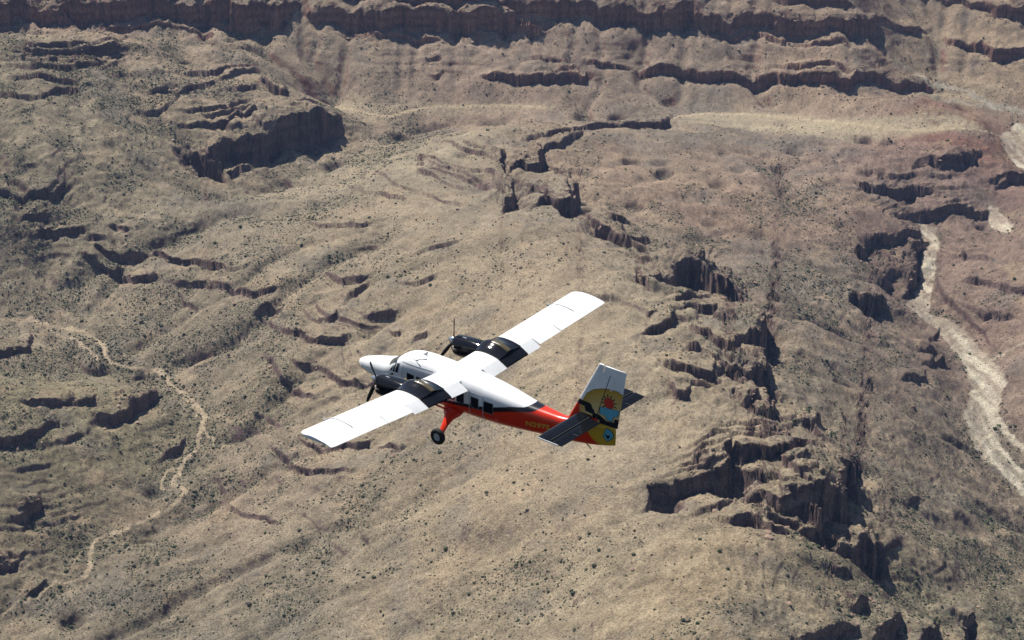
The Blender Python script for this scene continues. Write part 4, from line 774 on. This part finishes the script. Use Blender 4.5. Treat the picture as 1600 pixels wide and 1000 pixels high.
for sy in (1, -1):
    for x0, x1 in ((-3.32, -3.74), (-3.94, -4.36), (-4.72, -5.14), (-5.5, -5.92), (-6.05, -6.35), (-6.52, -6.94), (-7.42, -7.84), (-8.20, -8.69)):
        f = skin_patch('window_frame', [(x0 + .035, .475), (x1 - .035, .475), (x1 - .035, -.11), (x0 + .035, -.11)] if x0 < -5 else [(x0 + .035, .385), (x1 - .035, .385), (x1 - .035, -.10), (x0 + .035, -.10)], M_FRAME, sy, .007)
        g = skin_patch('pane', [(x0, .44), (x1, .44), (x1, -.075), (x0, -.075)] if x0 < -5 else [(x0, .35), (x1, .35), (x1, -.065), (x0, -.065)], M_GLASS, sy, .016, parent=f)
    f = skin_patch('cockpit_side_window', [(-2.46, .60), (-2.76, .66), (-2.68, .17), (-2.32, .12)], M_GLASS, sy, .012)
    skin_line('window_bar', [(-2.58, .63), (-2.48, .14)], .035, M_WHITE, sy, .02, f)
    skin_patch('quarter_window', [(-2.22, .28), (-2.36, .46), (-2.24, .14), (-2.08, .10)], M_GLASS, sy, .012)
    # windshield: forward facing panes laid on the sloping nose
    q = []
    def wpt(x, fy):
        zb, zt, hw = fus_s(x); e = expo(x); y = hw * fy; z = (zb + zt) / 2 + (zt - zb) / 2 * (1 - abs(fy) ** (2 / e)) ** (e / 2); return (x, sy * y, z + .012)
    V = []; F = []
    for i in range(7):
        for j in range(9):
            fy = .05 + (.86 - .05) * j / 8; xa, xb = -1.80 - .22 * fy ** 2, -2.42 - .12 * fy ** 2; V.append(wpt(xa + (xb - xa) * i / 6, fy))
    F = [(i * 9 + j, i * 9 + j + 1, (i + 1) * 9 + j + 1, (i + 1) * 9 + j) for i in range(6) for j in range(8)]
    obj('windshield_pane', V, F, M_GLASS, plane)
door = skin_line('cabin_door', [(-7.30, .66), (-7.30, -.56), (-8.12, -.56), (-8.12, .66), (-7.30, .66)], .03, M_GREY)
skin_line('door_handle', [(-7.36, -.02), (-7.36, .08)], .05, M_METAL, parent=door)
skin_line('step_handle', [(-8.82, -.30), (-9.02, -.32)], .04, paint_mat('pale_red_reflector', (.75, .22, .16), .4, .3))
skin_line('cockpit_door_seam', [(-2.26, .08), (-2.24, -.55), (-2.90, -.55), (-3.0, .66)], .018, M_GREY)
skin_line('roof_gutter', [(-2.9, .80), (-4.9, .92)], .03, M_GREY)
skin_line('side_panel_seam', [(-3.10, .44), (-3.10, -.45)], .016, M_GREY)
# registration letters, laid on the skin
td = bpy.data.curves.new('registration', 'FONT'); td.body = 'N297S'; td.size = .36; td.space_character = 1.08; td.offset = .012
to = bpy.data.objects.new('registration', td); C.objects.link(to); bpy.context.view_layer.update()
dg = bpy.context.evaluated_depsgraph_get(); tm_ = bpy.data.meshes.new_from_object(to.evaluated_get(dg)); bpy.data.objects.remove(to)
bm = bmesh.new(); bm.from_mesh(tm_); bmesh.ops.triangulate(bm, faces=bm.faces)
w0 = max(v.co.x for v in bm.verts)
for v in bm.verts:
    x = -10.52 - v.co.x / w0 * 1.30; z = -.11 + v.co.y * .92 + (v.co.x / w0) * .15; v.co = (x, side_y(x, z, .006), z)
me = bpy.data.meshes.new('registration_letters'); bm.to_mesh(me); bm.free(); me.materials.append(M_GOLD)
o = bpy.data.objects.new('registration_letters', me); C.objects.link(o); o.parent = plane; o['label'] = 'gold registration N297S on the red rear side'

# wings
def airfoil(n_=20, t=.15):       # chord 0..1 from nose, closed loop (u, thickness)
    u = [(1 - math.cos(math.pi * i / n_)) / 2 for i in range(n_ + 1)]
    th = [5 * t * (.2969 * math.sqrt(q) - .126 * q - .3516 * q * q + .2843 * q ** 3 - .1036 * q ** 4) for q in u]
    cam_ = [.04 * (1 - (2 * q - .8) ** 2) if q < .9 else .04 * (1 - 1.0) + .0 for q in u]; cam_ = [.035 * math.sin(math.pi * min(1, q)) for q in u]
    return [(q, c + h_) for q, c, h_ in zip(u, cam_, th)] + [(q, c - h_) for q, c, h_ in list(zip(u, cam_, th))[-2:0:-1]]
def wz(y): return .80 + .067 * abs(y)
AF = airfoil(); CH = 2.10; XLE = -5.08
def clip_af(u0, u1, grow=0.0):
    P = []
    for u, h_ in AF: P.append((min(max(u, u0), u1), None, u, h_))
    top = [(u, h_) for u, h_ in AF[:21]]; bot = [(u, h_) for u, h_ in [AF[0]] + AF[:20:-1]] + [AF[20]]
    ut = [a for a, _ in top]; ht = [b_ for _, b_ in top]; ub = [a for a, _ in bot]; hb = [b_ for _, b_ in bot]
    us = [u0 + (u1 - u0) * (1 - math.cos(math.pi * i / 16)) / 2 for i in range(17)]
    return [(u, float(np.interp(u, ut, ht)) + grow) for u in us] + [(u, float(np.interp(u, ub, hb)) - grow) for u in us[::-1]]
def wing_piece(name, sy, y0, y1, u0, u1, mat, grow=0.0, droop=0.0, ext=0.0, ny_=6, tip=False, bright=None, bump=0.0):
    prof = clip_af(u0, u1, grow); R_ = []
    for i in range(ny_ + 1):
        y = y0 + (y1 - y0) * i / ny_
        R_.append([(XLE - CH * (u + (u - u0) / (1 - u0 + 1e-6) * ext) + (grow if u <= u0 + .001 and u0 < .01 else 0), sy * y, wz(y) + CH * h_ - (u - u0) * CH * droop + (bump * math.exp(-((y - 2.8) / .42) ** 2) * min(1, (1.15 - u) * 1.6) if k < 17 else 0)) for k, (u, h_) in enumerate(prof)])
    if tip:                      # rounded tip: leading corner swept back
        for q, (dy, sc, xs_) in enumerate(((.12, .93, .03), (.21, .80, .10), (.27, .55, .20))):
            y = y1 + dy; R_.append([(XLE - CH * (u * (1 - xs_) + xs_ * .85), sy * y, wz(y) + CH * (.02 + (h_ - .02) * sc) - (u - u0) * CH * droop) for u, h_ in prof])
    V, F = loft(R_); return obj(name, V, F, mat, plane, auto=35)
for sy in (1, -1):
    w_ = wing_piece('wing', sy, .0 if sy > 0 else .0, 9.70, 0, .752, M_WHITE, ny_=24, tip=True)
    wing_piece('flap', sy, .88, 2.03, .757, 1, M_WHITE, droop=.30, ext=.03)
    wing_piece('flap', sy, 3.67, 4.62, .757, 1, M_WHITE, droop=.28, ext=.03)
    wing_piece('flap', sy, 4.65, 6.30, .757, 1, M_WHITE, droop=.06)
    wing_piece('aileron', sy, 6.33, 9.70, .757, 1, M_WHITE, droop=.02, tip=True)
    s_ = wing_piece('nacelle_fairing', sy, 2.05, 3.65, 0, .80, M_BLACK, grow=.035, bump=.20, ny_=22); wing_piece('nacelle_flap', sy, 2.05, 3.65, .812, 1, M_BLACK, grow=.015, droop=.30, ext=.02, bump=.10, ny_=22)
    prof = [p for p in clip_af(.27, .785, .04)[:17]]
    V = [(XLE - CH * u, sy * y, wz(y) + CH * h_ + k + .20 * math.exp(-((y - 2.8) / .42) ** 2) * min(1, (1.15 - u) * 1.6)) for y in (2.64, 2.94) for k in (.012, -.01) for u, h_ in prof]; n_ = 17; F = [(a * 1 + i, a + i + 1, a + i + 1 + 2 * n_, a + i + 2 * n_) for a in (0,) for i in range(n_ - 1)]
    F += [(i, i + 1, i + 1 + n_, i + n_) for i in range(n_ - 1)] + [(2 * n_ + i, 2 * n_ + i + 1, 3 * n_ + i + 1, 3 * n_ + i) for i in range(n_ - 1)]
    obj('reflection_panel', V, F, M_TAN, plane)  # tan strip painted in for a reflection on the glossy black fairing
    # stall fence and pitot-like probe
    yf = 8.05; V = []; 
    for u, h_ in clip_af(.02, .72, 0)[:17]: 
        for dy in (-.012, .012): V += [(XLE - CH * u, sy * (yf + dy), wz(yf) + CH * h_ - .02), (XLE - CH * u, sy * (yf + dy), wz(yf) + CH * h_ + .045)]
    F = [];  
    for i in range(16): a = i * 4; F += [(a, a + 1, a + 5, a + 4), (a + 2, a + 6, a + 7, a + 3), (a + 1, a + 3, a + 7, a + 5)]
    F += [(0, 2, 3, 1), (64, 65, 67, 66)]; obj('wing_fence', V, F, M_PALE, plane, smooth=False)
    V, F = tube([(XLE + .02, sy * 8.12, wz(8.1) + .02), (XLE + .18, sy * 8.12, wz(8.1) - .02), (XLE + .26, sy * 8.12, wz(8.1) - .02)], [.05, .05, .02]); obj('stall_vane', V, F, M_GREY, plane)
    V, F = tube([(XLE - .5, sy * 9.88, wz(9.9) + .03), (XLE - .72, sy * 9.92, wz(9.9) + .03)], [.05, .04], 8); obj('wingtip_light', V, F, paint_mat('green_lens' if sy < 0 else 'red_lens', (.02, .3, .08) if sy < 0 else (.4, .02, .02), .1, .5), plane)
    # engine
    NAC = [(-3.24, .24, .90, .50), (-3.28, .34, 1.0, .32), (-3.34, .41, 1.05, .16), (-3.45, .46, 1.08, .06), (-3.75, .48, 1.12, .04), (-4.1, .49, 1.16, .10), (-4.5, .49, 1.19, .26), (-4.9, .49, 1.20, .44), (-5.3, .47, 1.20, .56), (-5.7, .44, 1.16, .66), (-6.2, .38, 1.08, .74), (-6.8, .28, 1.0, .80), (-7.1, .2, .92, .84)]
    nx_ = np.array(NAC); st = np.r_[np.linspace(-3.24, -3.5, 9), np.linspace(-3.58, -7.1, 34)]; R_ = []
    for x in st:
        hw, zt, zb = [float(np.interp(-x, -nx_[:, 0], nx_[:, k])) for k in (1, 2, 3)]
        R_.append([(x, sy * 2.8 + hw * sup(2 * math.pi * k / 28, .8)[0], (zt + zb) / 2 + (zt - zb) / 2 * sup(2 * math.pi * k / 28, .8)[1]) for k in range(28)])
    V, F = loft(R_); nac = obj('engine_nacelle', V, F, M_BLACK, plane, auto=50)
    R_ = [[(x, sy * 2.8 + a * math.cos(t), .30 + b_ * math.sin(t)) for t in [2 * math.pi * k / 20 for k in range(20)]] for x, a, b_ in ((-3.30, .23, .13), (-3.235, .24, .14), (-3.23, .20, .11), (-3.33, .17, .09))]
    V, F = loft(R_); obj('air_intake', V, F, M_DARK, nac)
    for q in (1, -1):
        V, F = tube([(-3.50, sy * 2.8 + q * .38, .66), (-3.52, sy * 2.8 + q * .54, .64), (-3.68, sy * 2.8 + q * .62, .62), (-3.90, sy * 2.8 + q * .64, .61)], [.07, .075, .075, .07], 12); obj('exhaust_stub', V, F, M_EXH, nac)
    V, F = box(-3.95, sy * 2.8 + .1, 1.145, .22, .05, .02); obj('cowl_latch', V, F, M_GREY, nac, False)
    V, F = box(-4.8, sy * 2.8 - .22, 1.17, .10, .06, .05); obj('cowl_light', V, F, M_TIP, nac, False)
    # propeller: spinner and three blades
    hub = bpy.data.objects.new('propeller', None); C.objects.link(hub); hub.parent = plane; hub.location = (-3.20, sy * 2.8, .72)
    R_ = [[(x, r * math.cos(t), r * math.sin(t)) for t in [2 * math.pi * k / 20 for k in range(20)]] for x, r in ((-.03, .21), (.08, .20), (.20, .165), (.32, .11), (.41, .05), (.45, .012))]
    V, F = loft(R_); obj('spinner', V, F, M_METAL, hub)
    for k in range(3):
        a0 = math.radians((52 if sy > 0 else 28) + 120 * k); V0 = []
        secs = ((.12, .05, .045, 55), (.30, .075, .035, 48), (.52, .10, .024, 38), (.78, .105, .017, 28), (.98, .095, .012, 23), (1.10, .08, .010, 20), (1.17, .04, .006, 18))
        R_ = []
        for r, c_, th_, tw in secs:
            tw = math.radians(tw); ring = []
            for t in [2 * math.pi * q / 10 for q in range(10)]:
                ch_, tk = c_ * math.cos(t), th_ * math.sin(t); dx = ch_ * math.sin(tw) + tk * math.cos(tw); dt = ch_ * math.cos(tw) - tk * math.sin(tw)
                # blade axis in the y-z disc, pointing down at angle a0
                ry, rz = math.cos(a0), -math.sin(a0); ring.append((.06 + dx, r * ry - dt * rz, r * rz + dt * ry))
            R_.append(ring)
        V, F = loft(R_); bl = obj('blade', V, F, M_BLADE, hub)
    # wing strut and main gear
    V, F = tube([(-5.95, sy * .82, -.80), (-5.9, sy * 2.1, .14), (-5.85, sy * 3.35, wz(3.35) - .12)], [.14, .12, .12], 14, .38); obj('wing_strut', V, F, M_RED, plane)
    R_ = []
    for (x, y, z, c_, th_) in ((-6.15, .62, -.68, .62, .22), (-6.18, .86, -.84, .52, .17), (-6.2, 1.08, -1.0, .30, .10), (-6.22, 1.38, -1.24, .19, .08), (-6.24, 1.66, -1.50, .15, .07), (-6.25, 1.76, -1.64, .12, .07)):
        n2 = Vector((0, .62, .78)); R_.append([(x + c_ * math.cos(t), sy * (y + n2.y * 0 + th_ * math.sin(t) * .62), z + th_ * math.sin(t) * .78) for t in [2 * math.pi * k / 16 for k in range(16)]])
    V, F = loft(R_); obj('main_gear_leg', V, F, M_RED, plane)
def wheel(x, y, z, R0, wd, sy):
    def rev(prof, n_=36): return loft([[(x + r * math.cos(t), y + yy, z + r * math.sin(t)) for (r, yy) in prof] for t in [2 * math.pi * k / n_ for k in range(n_)]], False)
    prof = [(R0 * .50, -wd * .38), (R0 * .62, -wd * .48), (R0 * .82, -wd * .5), (R0 * .95, -wd * .36), (R0, -wd * .12), (R0, wd * .12), (R0 * .95, wd * .36), (R0 * .82, wd * .5), (R0 * .62, wd * .48), (R0 * .50, wd * .38)]
    n_ = 36; m_ = len(prof); V = [(x + r * math.cos(t), y + yy, z + r * math.sin(t)) for t in [2 * math.pi * k / n_ for k in range(n_)] for r, yy in prof]
    F = [(i * m_ + j, ((i + 1) % n_) * m_ + j, ((i + 1) % n_) * m_ + (j + 1) % m_, i * m_ + (j + 1) % m_) for i in range(n_) for j in range(m_)]
    w_ = obj('wheel', V, F, M_RUBBER, plane)
    R_ = [[(x + r * math.cos(t), y + yy, z + r * math.sin(t)) for t in [2 * math.pi * k / 24 for k in range(24)]] for r, yy in ((R0 * .5, -wd * .36), (R0 * .52, wd * .30 * sy), (R0 * .46, wd * .38 * sy), (R0 * .30, wd * .30 * sy), (R0 * .14, wd * .42 * sy), (R0 * .02, wd * .44 * sy))]
    V, F = loft(R_); obj('rim', V, F, M_GREY, w_, auto=30)
wheel(-6.25, 1.95, -1.65, .41, .26, 1); wheel(-6.25, -1.95, -1.65, .41, .26, -1); wheel(-1.35, 0, -1.72, .30, .22, 1)
V, F = tube([(-1.45, 0, -.9), (-1.35, 0, -1.40), (-1.35, 0, -1.5)], .07, 12); ng = obj('nose_gear_leg', V, F, M_METAL, plane)
for s_ in (1, -1):
    V, F = tube([(-1.35, 0, -1.42), (-1.35, s_ * .15, -1.46), (-1.35, s_ * .15, -1.75)], .028, 8); obj('fork_arm', V, F, M_METAL, ng)

# tail: fin, rudder, tailplane
def inpoly(px, pz, poly):
    c = np.zeros(px.shape, bool); n_ = len(poly)
    for i in range(n_):
        (x0, z0), (x1, z1) = poly[i], poly[(i + 1) % n_]
        m = ((z0 > pz) != (z1 > pz)) & (px < (x1 - x0) * (pz - z0) / (z1 - z0 + 1e-12) + x0); c ^= m
    return c
def grow_poly(poly, d): 
    c = np.mean(poly, 0); out = []
    for p in poly:
        v = np.array(p) - c; L_ = np.hypot(*v); out.append(tuple(c + v * (1 + d / L_)))
    return out
TQ = [(-14.42, 1.98), (-14.41, 1.61), (-14.70, 1.63), (-14.79, 1.46), (-15.08, 1.42), (-15.13, 1.68), (-15.35, 1.76), (-15.46, 2.08)]
BK = [(-13.10, 1.99), (-13.17, 1.98), (-13.81, 1.98), (-13.93, 1.91), (-13.98, 1.75), (-14.07, 1.72), (-14.12, 1.56), (-14.40, 1.55), (-14.76, 1.37), (-15.17, 1.40), (-15.22, 1.60), (-15.50, 1.62), (-15.46, 1.0), (-14.40, 1.0), (-14.39, 1.29), (-13.98, 1.28), (-13.99, 1.47), (-13.59, 1.49), (-13.53, 1.73), (-13.00, 1.75)]
DI = [(-14.90, 1.02), (-15.13, .92), (-15.21, .68), (-14.91, .37), (-14.67, .59), (-14.78, .95)]
SUNC = (-14.89, 2.31)
def art(x, z):
    col_ = np.tile(np.array(WHITE), (len(x), 1))
    arcz = np.interp(-x, [13.3, 13.46, 13.62, 14.02, 14.48, 14.99, 15.39, 15.62, 15.9], [1.6, 2.07, 2.39, 2.71, 2.90, 3.03, 3.01, 2.91, 2.8])
    col_[(z < arcz + .025) & (x < -13.42)] = BLACK; g = np.clip((arcz - z) / 1.0, 0, 1)[:, None]
    yy = np.array((.50, .30, .03)) * (1 - g) + np.array((.68, .50, .22)) * g
    m = ((z < arcz) & (x < -13.46)) | ((z < 2.0) & (x < -13.29)); col_[m] = yy[m]
    m = z < 2.0 + (x + 13.2) * -.02; m2 = m & (x > -13.28); col_[m2] = RED
    m = (z < 1.30) & (x > -14.39); col_[m & (x > -13.7)] = RED
    col_[(z < 1.29) & (x > -14.3)] = RED
    r = np.hypot(x - SUNC[0], z - SUNC[1]); a = np.arctan2(z - SUNC[1], -(x - SUNC[0])); 
    rot_ = (a - math.radians(12)) / (math.pi / 6); fr_ = np.abs(rot_ - np.round(rot_)); ray_ = (r > .30) & (r < .47) & (fr_ < .26 * (.47 - r) / .17 + .02) & (z > 2.02); col_[ray_] = BLACK
    col_[inpoly(x, z, BK)] = BLACK
    col_[inpoly(x, z, grow_poly(TQ, .035))] = BLACK; col_[inpoly(x, z, TQ)] = (.12, .42, .56)
    s_ = (r < .28) & (z > np.interp(-x, [14.4, 15.5], [1.99, 2.09])); col_[s_] = BLACK; s_ = (r < .262) & (z > np.interp(-x, [14.4, 15.5], [2.0, 2.11])); col_[s_] = (.58, .04, .03)
    return col_
def sheet2(name, xa, xb, z0, z1, yth, nx2, nz2, mat, parent=plane, colf=art):
    # a lens-sectioned surface between leading line xa(z) and trailing line xb(z), half thickness yth(u, z)
    V = []
    for s_ in (1, -1):
        for j in range(nz2 + 1):
            z = z0 + (z1 - z0) * j / nz2
            for i in range(nx2 + 1):
                u = i / nx2; x = xa(z) + (xb(z) - xa(z)) * u; V.append((x, s_ * yth(u, z), z))
    m_ = nx2 + 1; N0 = m_ * (nz2 + 1); F = [(j * m_ + i, j * m_ + i + 1, (j + 1) * m_ + i + 1, (j + 1) * m_ + i) for j in range(nz2) for i in range(nx2)]
    F += [tuple(q + N0 for q in f)[::-1] for f in F]
    bd = [i for i in range(m_)] + [j * m_ + nx2 for j in range(1, nz2 + 1)] + [nz2 * m_ + i for i in range(nx2 - 1, -1, -1)] + [j * m_ for j in range(nz2 - 1, 0, -1)]
    for a in range(len(bd)):
        p, q = bd[a], bd[(a + 1) % len(bd)]; F.append((p, p + N0, q + N0, q))
    A2 = np.array(V); return obj(name, V, F, mat, parent, colors=colf(A2[:, 0], A2[:, 2]), auto=40)
hx = lambda z: np.interp(z, [.5, 1.14, 1.53, 3.70, 4.2], [-14.02, -14.15, -14.26, -14.93, -15.08])
le = lambda z: np.interp(z, [.5, .85, 1.85, 4.10], [-12.2, -12.6, -13.12, -14.27])
finth = lambda u, z: (.085 - .010 * z) * (min(1, (u / .22)) ** .5 * (1 - .25 * u) if u > 0 else 0) + .004
sheet2('fin', le, lambda z: float(hx(z)) + .012 if z < 3.72 else float(np.interp(z, [3.72, 3.725, 4.10], [-14.90, -14.46, -14.54])), .62, 4.10, finth, 60, 170, M_PAINT)
M_RUD = paint_mat('rudder_paint'); t = M_RUD.node_tree; b = [q for q in t.nodes if q.type == 'BSDF_PRINCIPLED'][0]
wv = t.nodes.new('ShaderNodeTexWave'); wv.wave_type = 'BANDS'; wv.bands_direction = 'Z'; wv.inputs['Scale'].default_value = 3.6; tc = t.nodes.new('ShaderNodeTexCoord'); t.links.new(tc.outputs['Object'], wv.inputs['Vector'])
bp = t.nodes.new('ShaderNodeBump'); bp.inputs['Strength'].default_value = .35; bp.inputs['Distance'].default_value = .02; t.links.new(wv.outputs['Fac'], bp.inputs['Height']); t.links.new(bp.outputs[0], b.inputs['Normal'])
te = lambda z: np.interp(z, [1.14, 4.08], [-15.38, -15.78])
sheet2('rudder', lambda z: float(hx(z)) - .025, te, 1.14, 3.70, lambda u, z: .058 * (1 - u) ** .8 + .006, 70, 150, M_RUD)
sheet2('rudder_horn', lambda z: float(np.interp(z, [3.705, 4.09], [-14.52, -14.60])), te, 3.705, 4.09, lambda u, z: (.045 * (1 - u) + .006) * min(1, .4 + u * 6), 30, 20, M_WHITE, colf=lambda x, z: np.tile(np.array(WHITE), (len(x), 1)))
V, F = box(-15.06, .055, 3.28, .09, .02, .62); V = [(x - .305 * (z - 3.2) - 0, y, z) for x, y, z in V]; obj('rudder_tab_fairing', V, F, M_WHITE, plane, False)
for z0_, z1_ in ((1.45, 3.70),):
    V = [(float(hx(z)) + dx, y, z) for z in (z0_, 2.6, z1_) for dx in (.022, -.03) for y in (.02, .072 - .006 * z)]; F = [(a, a + 1, a + 5, a + 4) for a in (0, 4)] + [(a + 2, a + 6, a + 7, a + 3) for a in (0, 4)] + [(a + 1, a + 3, a + 7, a + 5) for a in (0, 4)] + [(0, 2, 3, 1), (8, 9, 11, 10)]
    obj('rudder_hinge_line', V, F, M_DARK, plane, False)
V, F = tube([(-15.30, .04, 3.22), (-15.50, .06, 3.10)], .03, 8); obj('rudder_tab_rod', V, F, M_WHITE, plane)
# diamond on the yellow tail end
def flat_poly(name, poly, y, mat, parent): 
    n_ = len(poly); V = [(x, y(x, z), z) for x, z in poly] + [(x, y(x, z) - .01, z) for x, z in poly]
    F = [tuple(range(n_)), tuple(range(2 * n_ - 1, n_ - 1, -1))] + [(i, (i + 1) % n_, n_ + (i + 1) % n_, n_ + i) for i in range(n_)]; return obj(name, V, F, mat, parent, False)
M_TQ = paint_mat('turquoise_paint', (.12, .42, .56))
dy_ = lambda k: (lambda x, z: side_y(max(x, -15.27), min(max(z, .3), .95), k) + .012)
flat_poly('diamond_border', grow_poly(DI, .03), dy_(.0), M_BLACK, fuselage); dm = flat_poly('turquoise_diamond', DI, dy_(.005), M_TQ, fuselage)
flat_poly('diamond_arrow', [(-14.77, .72), (-14.93, .66), (-15.05, .76), (-15.00, .62), (-14.93, .50), (-14.84, .60)], dy_(.010), M_BLACK, fuselage)
for sy in (1, -1):
    def tail_piece(name, x0, x1, y0, y1, mat, th0=.07, z=1.30, rake=0.0, lead=False):
        R_ = []
        for i in range(7):
            y = y0 + (y1 - y0) * i / 6; L_ = x0 - x1; xo = 0 if i < 6 else -.05 * lead
            R_.append([(x0 + xo - (L_ + xo) * u, sy * y, z + th0 * h_ * (1 if i < 6 else .7)) for u, h_ in ((0, 0), (.05, .55), (.2, .95), (.5, 1) if lead else (.5, .55), (1, .85 if lead else .06), (1, -.85 if lead else -.06), (.5, -1 if lead else -.55), (.2, -.95), (.05, -.55))])
        V, F = loft(R_); return obj(name, V, F, mat, plane, auto=35)
    tp_ = tail_piece('tailplane', -13.22, -13.95, .03, 3.12, M_CHAR, lead=True)
    if sy > 0: V, F = box(-13.85, sy * 3.14, 1.285, 1.15, .03, .055); obj('tip_cap', V, F, M_WHITE, tp_, False)
    e1 = tail_piece('elevator', -13.975, -14.64, .30, 3.12, M_CHAR, .06)
    V, F = box(-14.50, sy * 1.95, 1.33, .26, .03, .03); obj('tab_fairing', V, F, M_DARK, e1, False)
    V, F = box(-13.963, sy * 1.6, 1.36, .02, 2.9, .008); obj('hinge_gap', V, F, M_DARK, tp_, False)
V, F = tube([(-13.5, 0, 1.3), (-13.9, 0, 1.3)], [.10, .09], 12); obj('tailplane_root_fairing', V, F, M_RED, plane)
# small fittings: roof aerial and bars, belly aerial, tail skid
V = [(-3.55, .016, 1.10), (-3.85, .016, 1.14), (-3.95, .012, 1.36), (-3.88, .012, 1.36), (-3.55, -.016, 1.10), (-3.85, -.016, 1.14), (-3.95, -.012, 1.36), (-3.88, -.012, 1.36)]
obj('blade_aerial', V, [(0, 1, 2, 3), (7, 6, 5, 4), (0, 4, 5, 1), (1, 5, 6, 2), (2, 6, 7, 3), (3, 7, 4, 0)], M_GREY, plane, False)
def roof_pt(x, y):
    zb, zt, hw = fus_s(x); e = expo(x); return (x, y, (zb + zt) / 2 + (zt - zb) / 2 * max(0, 1 - abs(y / hw) ** (2 / e)) ** (e / 2) + .03)
for p0_, p1_ in ((roof_pt(-3.42, .50), roof_pt(-4.08, .74)), (roof_pt(-3.66, .58), roof_pt(-4.15, .32))):
    V, F = tube([p0_, p1_], [.028, .02], 8); obj('roof_bar', V, F, M_GREY, plane)  # two thin grey bars laid as a V on the roof
V, F = tube([roof_pt(-4.95, .5), (-4.95, .5, 1.2)], .03, 10); obj('roof_vent', V, F, M_DARK, plane)
V, F = tube([(-13.62, 0, -.18), (-13.95, 0, -.40)], [.028, .02], 8); obj('tail_skid', V, F, M_DARK, plane)
V, F = tube([(-11.1, .1, -.50), (-11.25, .1, -.62)], [.05, .04], 8); obj('belly_aerial', V, F, M_WHITE, plane)
V, F = tube([(-9.6, .45, -.62), (-9.6, .50, -.66)], .04, 8); obj('belly_drain', V, F, M_WHITE, plane)
V, F = tube([(.40, .28, -.62), (.30, .36, -.62)], .02, 6); obj('nose_probe', V, F, M_GREY, plane)
